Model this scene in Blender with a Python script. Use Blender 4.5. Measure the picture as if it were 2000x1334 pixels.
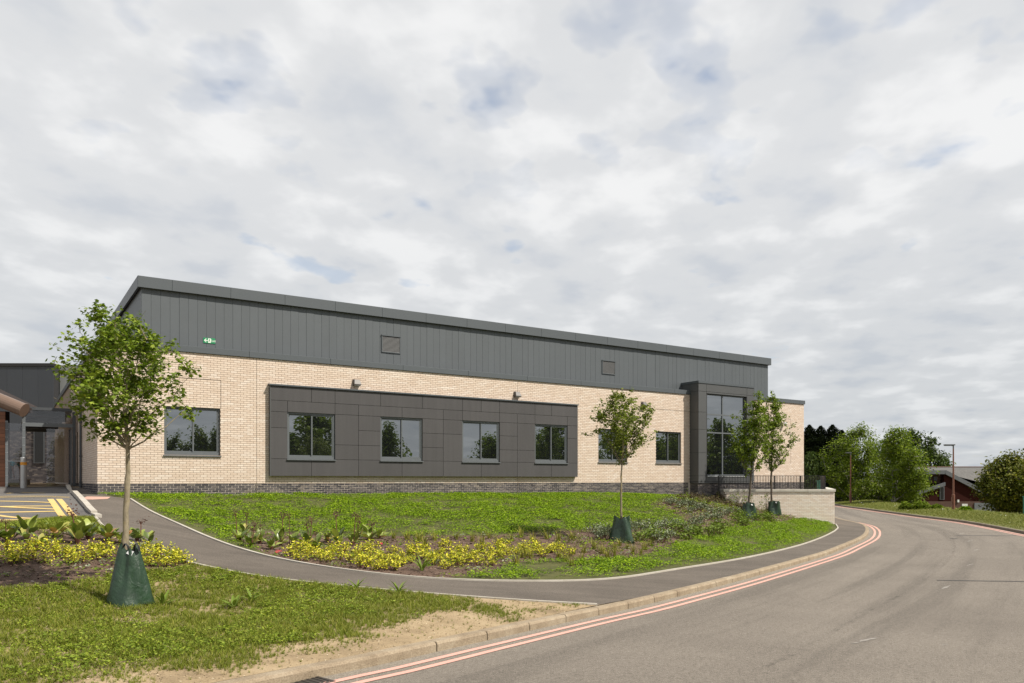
import bpy, math, random
import numpy as np
from mathutils import Vector, Matrix
from mathutils.geometry import delaunay_2d_cdt

R = math.radians
scene = bpy.context.scene
for o in list(bpy.data.objects):
    bpy.data.objects.remove(o, do_unlink=True)
COL = scene.collection

# ------------------------------------------------------------------ camera
F, CX, HY, EYE = 1516.0, 1000.0, 938.0, 1.65      # focal length, centre, horizon of the photograph (pixels); eye height (m)
cam = bpy.data.cameras.new('camera')
cam.sensor_width = 36.0
cam.lens = F / 2000.0 * 36.0
cam.shift_y = (HY - 667.0) / 2000.0
cam.clip_start, cam.clip_end = 0.1, 3000.0
cam_o = bpy.data.objects.new('camera', cam)
cam_o.location = (0, 0, EYE)
cam_o.rotation_euler = (R(90), 0, 0)
COL.objects.link(cam_o)
scene.camera = cam_o

# ------------------------------------------------------------------ sun + sky
SUN_EL = R(50.0)
SUN_H = Vector((0.935, -0.356, 0)).normalized()
SUN_DIR = (SUN_H * math.cos(SUN_EL) + Vector((0, 0, math.sin(SUN_EL)))).normalized()
sun = bpy.data.lights.new('sun', 'SUN')
sun.energy = 5.0
sun.angle = R(0.7)
sun.color = (1.0, 0.935, 0.83)
sun_o = bpy.data.objects.new('sun', sun)
sun_o.rotation_euler = (-SUN_DIR).to_track_quat('-Z', 'Y').to_euler()
sun_o.location = (20, -10, 30)
COL.objects.link(sun_o)

world = bpy.data.worlds.new('World')
scene.world = world
world.use_nodes = True
wt = world.node_tree
wt.nodes.clear()
def wn(t, **k):
    n = wt.nodes.new(t)
    for a, b in k.items():
        setattr(n, a, b)
    return n
def wl(a, b): wt.links.new(a, b)
def wmath(op, a, b=None, clamp=False):
    n = wn('ShaderNodeMath', operation=op, use_clamp=clamp)
    for i, v in enumerate((a, b)):
        if v is None: continue
        if isinstance(v, (int, float)): n.inputs[i].default_value = v
        else: wl(v, n.inputs[i])
    return n.outputs[0]
def wramp(fac, stops, interp='EASE'):
    n = wn('ShaderNodeValToRGB')
    n.color_ramp.interpolation = interp
    e = n.color_ramp.elements
    while len(e) < len(stops): e.new(0.5)
    for el, (p, c) in zip(e, stops):
        el.position = p
        el.color = (c, c, c, 1) if isinstance(c, (int, float)) else (*c, 1)
    wl(fac, n.inputs[0])
    return n.outputs[0]
wout = wn('ShaderNodeOutputWorld')
wbg = wn('ShaderNodeBackground')
wbg.inputs['Strength'].default_value = 0.1
sky = wn('ShaderNodeTexSky', sky_type='NISHITA', sun_disc=False)
sky.sun_elevation = SUN_EL
sky.sun_rotation = math.atan2(SUN_DIR.x, SUN_DIR.y)
sky.air_density, sky.dust_density, sky.ozone_density = 1.0, 1.0, 1.5
tc = wn('ShaderNodeTexCoord')
sep = wn('ShaderNodeSeparateXYZ'); wl(tc.outputs['Generated'], sep.inputs[0])
zz = wmath('ADD', wmath('MAXIMUM', sep.outputs[2], 0.0), 0.16)
px_ = wmath('DIVIDE', sep.outputs[0], zz)
py_ = wmath('DIVIDE', sep.outputs[1], zz)
comb = wn('ShaderNodeCombineXYZ'); wl(px_, comb.inputs[0]); wl(py_, comb.inputs[1])
# a sheet of drifting cloud seen from below, drawn out along the wind
mp0 = wn('ShaderNodeMapping'); mp0.inputs['Rotation'].default_value = (0, 0, R(14)); wl(comb.outputs[0], mp0.inputs[0])
mp = wn('ShaderNodeMapping'); mp.inputs['Scale'].default_value = (1.0, 0.85, 1.0); mp.inputs['Location'].default_value = (5.3, 2.1, 0.0)
wl(mp0.outputs[0], mp.inputs[0])
def wnoise(vec, scale, detail, rough, dist=0.0):
    n = wn('ShaderNodeTexNoise'); n.inputs['Scale'].default_value = scale; n.inputs['Detail'].default_value = detail
    n.inputs['Roughness'].default_value = rough; n.inputs['Distortion'].default_value = dist
    wl(vec, n.inputs['Vector']); return n.outputs[0]
n1 = wnoise(mp.outputs[0], 3.7, 4.0, 0.5, 0.1)
n2 = wnoise(mp.outputs[0], 9.5, 3.0, 0.45, 0.2)
n3 = wnoise(mp.outputs[0], 1.5, 2.0, 0.4, 0.0)
nsum = wmath('ADD', wmath('ADD', wmath('MULTIPLY', n1, 0.58), wmath('MULTIPLY', n2, 0.20)), wmath('MULTIPLY', n3, 0.26))
cover = wramp(nsum, [(0.36, 0.10), (0.45, 0.62), (0.54, 1.0)])
# the sheet gets thicker towards the horizon, where it is seen edge on
edge = wramp(sep.outputs[2], [(0.0, 0.75), (0.25, 0.5), (0.38, 0.22), (0.55, 0.0)], 'LINEAR')
cover = wmath('ADD', cover, edge, clamp=True)
cover = wmath('MINIMUM', cover, 0.97)
n4 = wnoise(mp.outputs[0], 5.0, 4.5, 0.5, 0.1)
mp2 = wn('ShaderNodeMapping'); mp2.inputs['Location'].default_value = (7.3, 2.2, 1.0); wl(mp.outputs[0], mp2.inputs[0])
n5 = wnoise(mp2.outputs[0], 2.0, 3.0, 0.45, 0.0)
shade = wmath('ADD', wmath('MULTIPLY', n4, 0.58), wmath('MULTIPLY', n5, 0.42))
ccol = wramp(shade, [(0.34, (4.95, 5.15, 5.45)), (0.48, (5.8, 5.87, 5.95)), (0.62, (7.0, 7.0, 6.98))])
low = wn('ShaderNodeMix', data_type='RGBA'); low.blend_type = 'MULTIPLY'; low.inputs['Factor'].default_value = 1.0
wl(ccol, low.inputs['A']); wl(wramp(sep.outputs[2], [(0.0, (0.80, 0.825, 0.85)), (0.10, (0.86, 0.875, 0.89)), (0.34, 1.0)], 'LINEAR'), low.inputs['B'])
ccol = low.outputs['Result']
mixc = wn('ShaderNodeMix', data_type='RGBA')
wl(cover, mixc.inputs['Factor']); wl(ccol, mixc.inputs['B'])
skyb = wn('ShaderNodeMix', data_type='RGBA'); skyb.blend_type = 'MULTIPLY'
skyb.inputs['Factor'].default_value = 1.0
wl(sky.outputs[0], skyb.inputs['A']); skyb.inputs['B'].default_value = (1.25, 1.2, 1.15, 1)
wl(skyb.outputs['Result'], mixc.inputs['A'])
wl(mixc.outputs['Result'], wbg.inputs['Color'])
wl(wbg.outputs[0], wout.inputs[0])

vs = scene.view_settings
vs.view_transform = 'Standard'
vs.look = 'None'
vs.gamma = 1.0
vs.use_curve_mapping = False
vs.exposure = 0.38

# ------------------------------------------------------------------ helpers
def tag(o, label=None, cat=None, group=None, kind=None):
    if label: o['label'] = label
    if cat: o['category'] = cat
    if group: o['group'] = group
    if kind: o['kind'] = kind
    return o
def empty(name, loc=(0, 0, 0), rz=0.0, label=None, cat=None, group=None):
    o = bpy.data.objects.new(name, None)
    o.location = loc
    o.rotation_euler = (0, 0, rz)
    o.empty_display_size = 0.2
    COL.objects.link(o)
    return tag(o, label, cat, group)
def link(name, me, parent=None, loc=None, rot=None):
    o = bpy.data.objects.new(name, me)
    COL.objects.link(o)
    if parent: o.parent = parent
    if loc is not None: o.location = loc
    if rot is not None: o.rotation_euler = rot
    return o
def copy_tree(o, parent=None):
    c = o.copy(); COL.objects.link(c); c.parent = parent
    for ch in list(o.children): copy_tree(ch, c)
    return c
def mesh_np(name, V, faces_flat, counts, mat, smooth=False):
    """mesh from numpy arrays: V (n,3), flat loop indices, loop count per face"""
    me = bpy.data.meshes.new(name)
    nV = len(V); nL = len(faces_flat); nP = len(counts)
    me.vertices.add(nV); me.vertices.foreach_set('co', np.asarray(V, np.float32).ravel())
    me.loops.add(nL); me.loops.foreach_set('vertex_index', np.asarray(faces_flat, np.int32))
    me.polygons.add(nP)
    st = np.concatenate([[0], np.cumsum(counts)[:-1]]).astype(np.int32)
    me.polygons.foreach_set('loop_start', st)
    me.polygons.foreach_set('loop_total', np.asarray(counts, np.int32))
    me.polygons.foreach_set('use_smooth', np.full(nP, bool(smooth)))
    me.update(calc_edges=True); me.validate()
    if mat: me.materials.append(mat)
    return me
class MB:
    def __init__(s): s.v = []; s.f = []
    def quad(s, a, b, c, d):
        n = len(s.v); s.v += [tuple(a), tuple(b), tuple(c), tuple(d)]; s.f.append((n, n+1, n+2, n+3)); return s
    def poly(s, pts):
        n = len(s.v); s.v += [tuple(p) for p in pts]; s.f.append(tuple(range(n, n+len(pts)))); return s
    def box(s, x0, x1, y0, y1, z0, z1):
        n = len(s.v)
        s.v += [(x0,y0,z0),(x1,y0,z0),(x1,y1,z0),(x0,y1,z0),(x0,y0,z1),(x1,y0,z1),(x1,y1,z1),(x0,y1,z1)]
        for f in ((0,3,2,1),(4,5,6,7),(0,1,5,4),(1,2,6,5),(2,3,7,6),(3,0,4,7)): s.f.append(tuple(n+i for i in f))
        return s
    def bbox(s, x0, x1, y0, y1, z0, z1, b=0.004):
        """box with chamfered vertical front edges and top edge: cheap bevel by insetting the front face (towards -y)"""
        n = len(s.v)
        s.v += [(x0,y0+b,z0),(x1,y0+b,z0),(x1,y1,z0),(x0,y1,z0),(x0,y0+b,z1),(x1,y0+b,z1),(x1,y1,z1),(x0,y1,z1),
                (x0+b,y0,z0+b),(x1-b,y0,z0+b),(x1-b,y0,z1-b),(x0+b,y0,z1-b)]
        for f in ((0,3,2,1),(4,5,6,7),(1,2,6,5),(2,3,7,6),(3,0,4,7),(8,9,10,11),(0,1,9,8),(1,5,10,9),(5,4,11,10),(4,0,8,11)): s.f.append(tuple(n+i for i in f))
        return s
    def prism(s, poly, axis, a0, a1):
        """extrude a 2-d polygon along an axis; poly lists the other two coordinates in xyz order"""
        def mk(p, a):
            if axis == 'x': return (a, p[0], p[1])
            if axis == 'y': return (p[0], a, p[1])
            return (p[0], p[1], a)
        n = len(s.v); k = len(poly)
        s.v += [mk(p, a0) for p in poly] + [mk(p, a1) for p in poly]
        s.f.append(tuple(range(n+k-1, n-1, -1))); s.f.append(tuple(range(n+k, n+2*k)))
        for i in range(k):
            j = (i+1) % k; s.f.append((n+i, n+j, n+k+j, n+k+i))
        return s
    def tube(s, pts, radii, n=8, caps=True):
        pts = [Vector(p) for p in pts]
        if isinstance(radii, (int, float)): radii = [radii]*len(pts)
        up = Vector((0.31, 0.17, 0.93)).normalized()
        base = len(s.v)
        for i, p in enumerate(pts):
            d = (pts[min(i+1, len(pts)-1)] - pts[max(i-1, 0)])
            d = d.normalized() if d.length > 1e-9 else Vector((0,0,1))
            a = d.cross(up)
            if a.length < 1e-3: a = d.cross(Vector((1,0,0)))
            a.normalize(); b = d.cross(a)
            for k in range(n):
                t = 2*math.pi*k/n
                s.v.append(tuple(p + (a*math.cos(t) + b*math.sin(t))*radii[i]))
        for i in range(len(pts)-1):
            for k in range(n):
                k2 = (k+1) % n
                s.f.append((base+i*n+k, base+i*n+k2, base+(i+1)*n+k2, base+(i+1)*n+k))
        if caps:
            s.f.append(tuple(base+k for k in reversed(range(n))))
            s.f.append(tuple(base+(len(pts)-1)*n+k for k in range(n)))
        return s
    def build(s, name, mat, parent=None, smooth=False, loc=None, rot=None, recalc=False):
        me = bpy.data.meshes.new(name)
        me.from_pydata(s.v, [], s.f)
        if recalc:
            import bmesh
            bm = bmesh.new(); bm.from_mesh(me); bmesh.ops.recalc_face_normals(bm, faces=bm.faces); bm.to_mesh(me); bm.free()
        me.update()
        if mat: me.materials.append(mat)
        if smooth:
            for p in me.polygons: p.use_smooth = True
        return link(name, me, parent, loc, rot)
def euler_mats(rx, ry, rz):
    cx, sx, cy, sy, cz, sz = np.cos(rx), np.sin(rx), np.cos(ry), np.sin(ry), np.cos(rz), np.sin(rz)
    M = np.empty((len(rx), 3, 3))
    M[:,0,0] = cz*cy; M[:,0,1] = cz*sy*sx - sz*cx; M[:,0,2] = cz*sy*cx + sz*sx
    M[:,1,0] = sz*cy; M[:,1,1] = sz*sy*sx + cz*cx; M[:,1,2] = sz*sy*cx - cz*sx
    M[:,2,0] = -sy;   M[:,2,1] = cy*sx;            M[:,2,2] = cy*cx
    return M
def scatter_mesh(name, tmpl, pos, rot, scl, mat, smooth=False):
    """join many transformed copies of one small template (verts, faces) into one mesh"""
    tv, tf = np.asarray(tmpl[0], float), tmpl[1]
    N = len(pos)
    V = np.einsum('nij,kj->nki', rot, tv) * np.asarray(scl)[:, None, None] + np.asarray(pos)[:, None, :]
    fl = np.concatenate([np.asarray(f) for f in tf]); ct = np.asarray([len(f) for f in tf])
    FL = (fl[None, :] + (np.arange(N)*len(tv))[:, None]).ravel()
    return mesh_np(name, V.reshape(-1, 3), FL, np.tile(ct, N), mat, smooth)

# ------------------------------------------------------------------ materials
def nm(name):
    m = bpy.data.materials.new(name); m.use_nodes = True
    nt = m.node_tree
    b = nt.nodes['Principled BSDF']
    return m, nt, b
class NT:
    def __init__(s, nt): s.t = nt
    def n(s, typ, **k):
        x = s.t.nodes.new(typ)
        for a, b in k.items(): setattr(x, a, b)
        return x
    def l(s, a, b): s.t.links.new(a, b)
    def coord(s, kind='Object', scale=(1,1,1), loc=(0,0,0), rot=(0,0,0)):
        tcn = s.n('ShaderNodeTexCoord'); m = s.n('ShaderNodeMapping')
        m.inputs['Scale'].default_value = scale; m.inputs['Location'].default_value = loc; m.inputs['Rotation'].default_value = rot
        s.l(tcn.outputs[kind], m.inputs[0]); return m.outputs[0]
    def pos(s, scale=(1,1,1)):
        g = s.n('ShaderNodeNewGeometry'); m = s.n('ShaderNodeMapping'); m.inputs['Scale'].default_value = scale
        s.l(g.outputs['Position'], m.inputs[0]); return m.outputs[0]
    def noise(s, vec, scale, detail=4, rough=0.55, dist=0.0):
        x = s.n('ShaderNodeTexNoise'); x.inputs['Scale'].default_value = scale; x.inputs['Detail'].default_value = detail
        x.inputs['Roughness'].default_value = rough; x.inputs['Distortion'].default_value = dist
        if vec is not None: s.l(vec, x.inputs['Vector'])
        return x.outputs[0]
    def ramp(s, fac, stops, interp='LINEAR'):
        x = s.n('ShaderNodeValToRGB'); x.color_ramp.interpolation = interp
        e = x.color_ramp.elements
        while len(e) < len(stops): e.new(0.5)
        for el, (p, c) in zip(e, stops):
            el.position = p; el.color = (c, c, c, 1) if isinstance(c, (int, float)) else (*c, 1)
        s.l(fac, x.inputs[0]); return x.outputs[0]
    def mix(s, fac, a, b, blend='MIX'):
        x = s.n('ShaderNodeMix', data_type='RGBA'); x.blend_type = blend
        for inp, v in (('Factor', fac), ('A', a), ('B', b)):
            if isinstance(v, (int, float)): x.inputs[inp].default_value = v
            elif isinstance(v, tuple): x.inputs[inp].default_value = (*v, 1)
            else: s.l(v, x.inputs[inp])
        return x.outputs['Result']
    def math(s, op, a, b=None, clamp=False):
        x = s.n('ShaderNodeMath', operation=op, use_clamp=clamp)
        for i, v in enumerate((a, b)):
            if v is None: continue
            if isinstance(v, (int, float)): x.inputs[i].default_value = v
            else: s.l(v, x.inputs[i])
        return x.outputs[0]
    def bump(s, h, strength=0.3, dist=0.01, b=None):
        x = s.n('ShaderNodeBump'); x.inputs['Strength'].default_value = strength; x.inputs['Distance'].default_value = dist
        s.l(h, x.inputs['Height'])
        if b is not None: s.l(x.outputs[0], b.inputs['Normal'])
        return x.outputs[0]
def plain(name, col, rough=0.6, metal=0.0, var=0.12, scale=6.0, spec=0.5, bump=0.0, fine=120.0):
    m, nt, b = nm(name); q = NT(nt)
    v = q.pos()
    f = q.noise(v, scale, 5, 0.6)
    lo = tuple(c*(1-var) for c in col); hi = tuple(min(1, c*(1+var)) for c in col)
    q.l(q.ramp(f, [(0.3, lo), (0.7, hi)]), b.inputs['Base Color'])
    b.inputs['Roughness'].default_value = rough; b.inputs['Metallic'].default_value = metal
    b.inputs['Specular IOR Level'].default_value = spec
    if bump: q.bump(q.noise(v, fine, 4, 0.6), bump, 0.004, b)
    return m
def brick_mat(name, stops, single, pale=None):
    m, nt, b = nm(name); q = NT(nt)
    if single:
        oi = q.n('ShaderNodeObjectInfo'); r = oi.outputs['Random']
    else:
        g = q.n('ShaderNodeNewGeometry'); r = g.outputs['Random Per Island']
    c = q.ramp(r, stops)
    v = q.pos()
    f = q.noise(v, 26.0, 5, 0.65)
    c = q.mix(0.14, c, q.ramp(f, [(0.25, (0.30, 0.24, 0.18)), (0.7, (0.9, 0.85, 0.78))]), 'SOFT_LIGHT')
    if pale:
        # lime bloom left in whole courses
        f2 = q.noise(q.pos((0.35, 0.35, 6.5)), 1.0, 3, 0.6)
        f3 = q.noise(v, 0.55, 2, 0.5)
        fac = q.math('MULTIPLY', q.ramp(f2, [(0.60, 0.0), (0.70, 0.75)]), q.ramp(f3, [(0.42, 0.0), (0.58, 1.0)]))
        c = q.mix(fac, c, pale)
    q.l(c, b.inputs['Base Color'])
    b.inputs['Roughness'].default_value = 0.85
    b.inputs['Specular IOR Level'].default_value = 0.25
    q.bump(f, 0.35, 0.004, b)
    return m
CREAM = [(0.0, (0.54, 0.435, 0.35)), (0.35, (0.57, 0.467, 0.383)), (0.7, (0.59, 0.49, 0.405)), (1.0, (0.62, 0.535, 0.46))]
DARKB = [(0.0, (0.040, 0.037, 0.042)), (0.5, (0.066, 0.061, 0.066)), (0.85, (0.105, 0.094, 0.093)), (1.0, (0.15, 0.13, 0.115))]
PINKB = [(0.0, (0.70, 0.59, 0.49)), (0.5, (0.75, 0.66, 0.56)), (1.0, (0.79, 0.72, 0.64))]
M = {}
M['brick'] = brick_mat('cream brick', CREAM, False, (0.72, 0.65, 0.57))
M['brick1'] = brick_mat('cream brick piece', CREAM, True, (0.72, 0.65, 0.57))
M['plinth'] = brick_mat('blue grey brick', DARKB, False)
M['plinth1'] = brick_mat('blue grey brick piece', DARKB, True)
M['pinkbrick'] = brick_mat('pale buff brick', PINKB, False, (0.74, 0.69, 0.62))
M['mortar'] = plain('buff mortar', (0.245, 0.185, 0.135), 0.95, var=0.15, scale=3, bump=0.3)
M['mortar_pale'] = plain('pale mortar', (0.56, 0.49, 0.42), 0.95, var=0.15, scale=3, bump=0.3)

def clad_mat(name, col, streak=0.0, rough=0.42, spec=0.5, vary=0.06, pale=None):
    m, nt, b = nm(name); q = NT(nt)
    oi = q.n('ShaderNodeObjectInfo')
    k = q.math('ADD', q.math('MULTIPLY', oi.outputs['Random'], vary*2), 1 - vary)
    f = q.noise(q.pos(), 1.6, 5, 0.6)
    kk = q.math('MULTIPLY', k, q.math('ADD', q.math('MULTIPLY', f, 0.16), 0.92))
    if streak:
        s_ = q.noise(q.pos((5.0, 5.0, 0.35)), 1.0, 4, 0.65)
        kk = q.math('MULTIPLY', kk, q.math('ADD', q.math('MULTIPLY', s_, streak), 1 - streak*0.5))
    x = q.n('ShaderNodeMix', data_type='RGBA'); x.blend_type = 'MULTIPLY'; x.inputs['Factor'].default_value = 1
    x.inputs['A'].default_value = (*col, 1); q.l(kk, x.inputs['B'])
    q.l(x.outputs['Result'], b.inputs['Base Color'])
    b.inputs['Roughness'].default_value = rough
    b.inputs['Specular IOR Level'].default_value = spec
    q.bump(q.noise(q.pos(), 1.1, 2, 0.5), 0.06, 0.02, b)
    return m
M['clad'] = clad_mat('grey coated cladding', (0.076, 0.086, 0.094), rough=0.5, vary=0.03)
M['clad_joint'] = plain('dark joint', (0.02, 0.02, 0.022), 0.8)
M['fascia'] = clad_mat('grey fascia', (0.070, 0.080, 0.088), rough=0.45, vary=0.02)
M['fibre'] = clad_mat('charcoal fibre cement', (0.060, 0.057, 0.058), streak=0.42, rough=0.62, spec=0.35, vary=0.05)
M['tower'] = clad_mat('dark grey panel', (0.066, 0.068, 0.069), rough=0.5, vary=0.04)
M['frame'] = plain('grey aluminium frame', (0.105, 0.115, 0.122), 0.4, var=0.04)
M['frame_pale'] = plain('pale metal sill', (0.36, 0.37, 0.37), 0.4, var=0.04)
M['blackmetal'] = plain('black railing paint', (0.012, 0.011, 0.011), 0.45, var=0.1)
M['navy'] = clad_mat('dark navy cladding', (0.036, 0.041, 0.050), rough=0.5)
M['palegrey'] = clad_mat('pale grey cladding', (0.20, 0.21, 0.205), rough=0.5)

def glass_mat(name, refl=0.5, tint=(0.93, 0.97, 1.0)):
    m, nt, b = nm(name); q = NT(nt)
    nt.nodes.remove(b)
    out = nt.nodes['Material Output']
    lw = q.n('ShaderNodeLayerWeight'); lw.inputs['Blend'].default_value = 0.35
    g = q.n('ShaderNodeBsdfGlossy'); g.inputs['Roughness'].default_value = 0.0; g.inputs['Color'].default_value = (*tint, 1)
    d = q.n('ShaderNodeBsdfDiffuse'); d.inputs['Color'].default_value = (0.008, 0.009, 0.010, 1)
    ms = q.n('ShaderNodeMixShader')
    fac = q.math('ADD', q.math('MULTIPLY', lw.outputs['Fresnel'], 0.5), refl, clamp=True)
    q.l(fac, ms.inputs[0]); q.l(d.outputs[0], ms.inputs[1]); q.l(g.outputs[0], ms.inputs[2])
    q.l(ms.outputs[0], out.inputs[0])
    h = q.noise(q.pos(), 0.7, 2, 0.5)
    bp = q.bump(h, 0.035, 0.05)
    q.l(bp, g.inputs['Normal'])
    return m
M['glass'] = glass_mat('coated window glass', 0.28)
def clear_glass(name, a=0.82):
    m, nt, b = nm(name); q = NT(nt); nt.nodes.remove(b)
    out = nt.nodes['Material Output']
    t = q.n('ShaderNodeBsdfTransparent'); t.inputs['Color'].default_value = (a, a, a*1.02, 1)
    g = q.n('ShaderNodeBsdfGlossy'); g.inputs['Roughness'].default_value = 0.01
    ms = q.n('ShaderNodeMixShader'); ms.inputs[0].default_value = 0.07
    q.l(t.outputs[0], ms.inputs[1]); q.l(g.outputs[0], ms.inputs[2]); q.l(ms.outputs[0], out.inputs[0])
    return m
M['clearglass'] = clear_glass('clear screen glass')

def leaf_mat(name, stops, rough=0.6, trans=0.28, single=False, spec=0.18, g=(1, 1, 1)):
    stops = [(p, tuple(a*b for a, b in zip(c, g))) for p, c in stops]
    m, nt, b = nm(name); q = NT(nt)
    out = nt.nodes['Material Output']
    if single:
        r = q.n('ShaderNodeObjectInfo').outputs['Random']
    else:
        r = q.n('ShaderNodeNewGeometry').outputs['Random Per Island']
    c = q.ramp(r, stops)
    f = q.noise(q.pos(), 1.3, 3, 0.5)
    c = q.mix(0.5, c, q.ramp(f, [(0.3, 0.36), (0.7, 0.64)]), 'SOFT_LIGHT')
    q.l(c, b.inputs['Base Color']); b.inputs['Roughness'].default_value = rough
    b.inputs['Specular IOR Level'].default_value = spec
    tr = q.n('ShaderNodeBsdfTranslucent'); q.l(q.mix(1.0, c, (1.0, 1.15, 0.55), 'MULTIPLY'), tr.inputs['Color'])
    ms = q.n('ShaderNodeMixShader'); ms.inputs[0].default_value = trans
    q.l(b.outputs[0], ms.inputs[1]); q.l(tr.outputs[0], ms.inputs[2]); q.l(ms.outputs[0], out.inputs[0])
    return m
def sc(c, k): return tuple(min(1.0, x*k) for x in c)
M['leaf_maple'] = leaf_mat('young maple leaves', [(0.0, (0.050, 0.085, 0.012)), (0.5, (0.085, 0.135, 0.020)), (0.85, (0.125, 0.180, 0.030)), (1.0, (0.17, 0.22, 0.045))], g=(1.6, 1.45, 1.0))
M['leaf_mid'] = leaf_mat('small green leaves', [(0.0, (0.055, 0.080, 0.014)), (0.5, (0.090, 0.125, 0.024)), (1.0, (0.150, 0.185, 0.045))], g=(1.6, 1.45, 1.0))
M['leaf_slim'] = leaf_mat('slender tree leaves', [(0.0, (0.055, 0.090, 0.014)), (0.5, (0.090, 0.140, 0.022)), (1.0, (0.150, 0.200, 0.038))], g=(1.6, 1.45, 1.0))
M['leaf_birch'] = leaf_mat('birch leaves', [(0.0, (0.050, 0.085, 0.014)), (0.6, (0.085, 0.130, 0.020)), (1.0, (0.13, 0.18, 0.03))], g=(1.75, 1.55, 0.9))
M['leaf_dark'] = leaf_mat('dark broad leaves', [(0.0, (0.020, 0.036, 0.010)), (0.6, (0.035, 0.060, 0.014)), (1.0, (0.06, 0.085, 0.02))], trans=0.15, g=(1.5, 1.4, 1.1))
M['leaf_olive'] = leaf_mat('olive broad leaves', [(0.0, (0.030, 0.040, 0.010)), (0.6, (0.052, 0.066, 0.014)), (1.0, (0.095, 0.095, 0.024))], trans=0.22, g=(2.2, 2.0, 1.1))
M['conifer'] = leaf_mat('dark conifer needles', [(0.0, (0.008, 0.012, 0.008)), (0.7, (0.014, 0.021, 0.012)), (1.0, (0.024, 0.032, 0.016))], trans=0.08, rough=0.7, g=(1.5, 1.5, 1.3))
M['cover'] = leaf_mat('bright clover leaves', [(0.0, (0.062, 0.105, 0.010)), (0.5, (0.105, 0.165, 0.014)), (0.85, (0.145, 0.205, 0.020)), (1.0, (0.20, 0.25, 0.04))], rough=0.55, trans=0.22, g=(1.42, 1.48, 0.36))
M['weed'] = leaf_mat('weed leaves', [(0.0, (0.060, 0.092, 0.014)), (0.5, (0.095, 0.140, 0.020)), (1.0, (0.16, 0.20, 0.04))], rough=0.55, trans=0.22, g=(1.6, 1.5, 0.8))
M['grass'] = leaf_mat('verge grass', [(0.0, (0.075, 0.095, 0.018)), (0.5, (0.120, 0.142, 0.024)), (0.9, (0.18, 0.175, 0.045)), (1.0, (0.30, 0.25, 0.11))], rough=0.6, trans=0.2, g=(1.26, 1.32, 0.75))
M['grassfar'] = leaf_mat('far verge grass', [(0.0, (0.11, 0.135, 0.03)), (0.6, (0.16, 0.175, 0.045)), (1.0, (0.25, 0.23, 0.09))], rough=0.6, trans=0.2, g=(1.1, 1.1, 0.9))
M['yellow'] = leaf_mat('yellow variegated leaves', [(0.0, (0.11, 0.16, 0.018)), (0.42, (0.38, 0.36, 0.022)), (0.7, (0.60, 0.50, 0.035)), (1.0, (0.72, 0.61, 0.11))], trans=0.15, g=(1.0, 1.08, 0.9))
M['greenlow'] = leaf_mat('low green leaves', [(0.0, (0.06, 0.10, 0.02)), (1.0, (0.13, 0.19, 0.04))], trans=0.2, g=(1.4, 1.3, 0.9))
M['carex'] = leaf_mat('olive gold sedge', [(0.0, (0.12, 0.14, 0.02)), (0.6, (0.22, 0.22, 0.03)), (1.0, (0.36, 0.31, 0.06))], trans=0.2)
M['silver'] = leaf_mat('silver grey leaves', [(0.0, (0.12, 0.15, 0.08)), (0.6, (0.20, 0.23, 0.14)), (1.0, (0.32, 0.34, 0.24))], trans=0.1, rough=0.75)
M['bronze'] = leaf_mat('bronze leaves', [(0.0, (0.06, 0.045, 0.025)), (0.6, (0.11, 0.085, 0.045)), (1.0, (0.19, 0.15, 0.08))], trans=0.12)
M['bergenia'] = leaf_mat('large glossy leaf', [(0.0, (0.055, 0.085, 0.018)), (0.45, (0.12, 0.165, 0.035)), (0.85, (0.21, 0.26, 0.07)), (1.0, (0.25, 0.13, 0.07))], trans=0.2, single=True, rough=0.35, spec=0.5, g=(1.5, 1.4, 1.1))
M['redleaf'] = plain('red turned leaf', (0.30, 0.025, 0.03), 0.5)
M['stalk'] = plain('brown red stalk', (0.11, 0.042, 0.026), 0.7)
M['seed'] = plain('dry brown seed head', (0.085, 0.036, 0.024), 0.8, var=0.3, scale=40)
M['daisy'] = plain('white petals', (0.7, 0.7, 0.66), 0.7)

def bark(name, lo, hi):
    m, nt, b = nm(name); q = NT(nt)
    f = q.noise(q.pos((1, 1, 0.45)), 22, 6, 0.7)
    f2 = q.noise(q.pos(), 6, 4, 0.6)
    c = q.ramp(f, [(0.3, lo), (0.7, hi)])
    c = q.mix(q.ramp(f2, [(0.55, 0.0), (0.72, 0.6)]), c, (0.25, 0.19, 0.05))
    q.l(c, b.inputs['Base Color']); b.inputs['Roughness'].default_value = 0.85
    q.bump(f, 0.6, 0.006, b); return m
M['bark'] = bark('young bark', (0.13, 0.11, 0.07), (0.30, 0.25, 0.17))
M['bark_dark'] = bark('dark bark', (0.05, 0.04, 0.03), (0.14, 0.11, 0.085))
M['bark_birch'] = bark('birch bark', (0.16, 0.15, 0.13), (0.42, 0.40, 0.36))
# ------------------------------------------------------------------ ground materials
def ground_mat(name, stops, scale=3.0, fine=60.0, mixfine=0.5, bump=0.5, rough=0.95, fstops=None):
    m, nt, b = nm(name); q = NT(nt)
    v = q.pos()
    c = q.ramp(q.noise(v, scale, 6, 0.65), stops)
    g = q.noise(v, fine, 5, 0.7)
    c = q.mix(mixfine, c, q.ramp(g, fstops or [(0.3, 0.30), (0.7, 0.70)]), 'SOFT_LIGHT')
    q.l(c, b.inputs['Base Color']); b.inputs['Roughness'].default_value = rough
    b.inputs['Specular IOR Level'].default_value = 0.2
    q.bump(g, bump, 0.02, b)
    return m
M['soil'] = ground_mat('dry sandy soil', [(0.25, (0.17, 0.125, 0.075)), (0.5, (0.30, 0.225, 0.135)), (0.75, (0.38, 0.295, 0.185))], 1.6, 45)
M['lawnsoil'] = ground_mat('soil under plants', [(0.3, (0.05, 0.055, 0.018)), (0.7, (0.10, 0.10, 0.035))], 2.0, 40)
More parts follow.
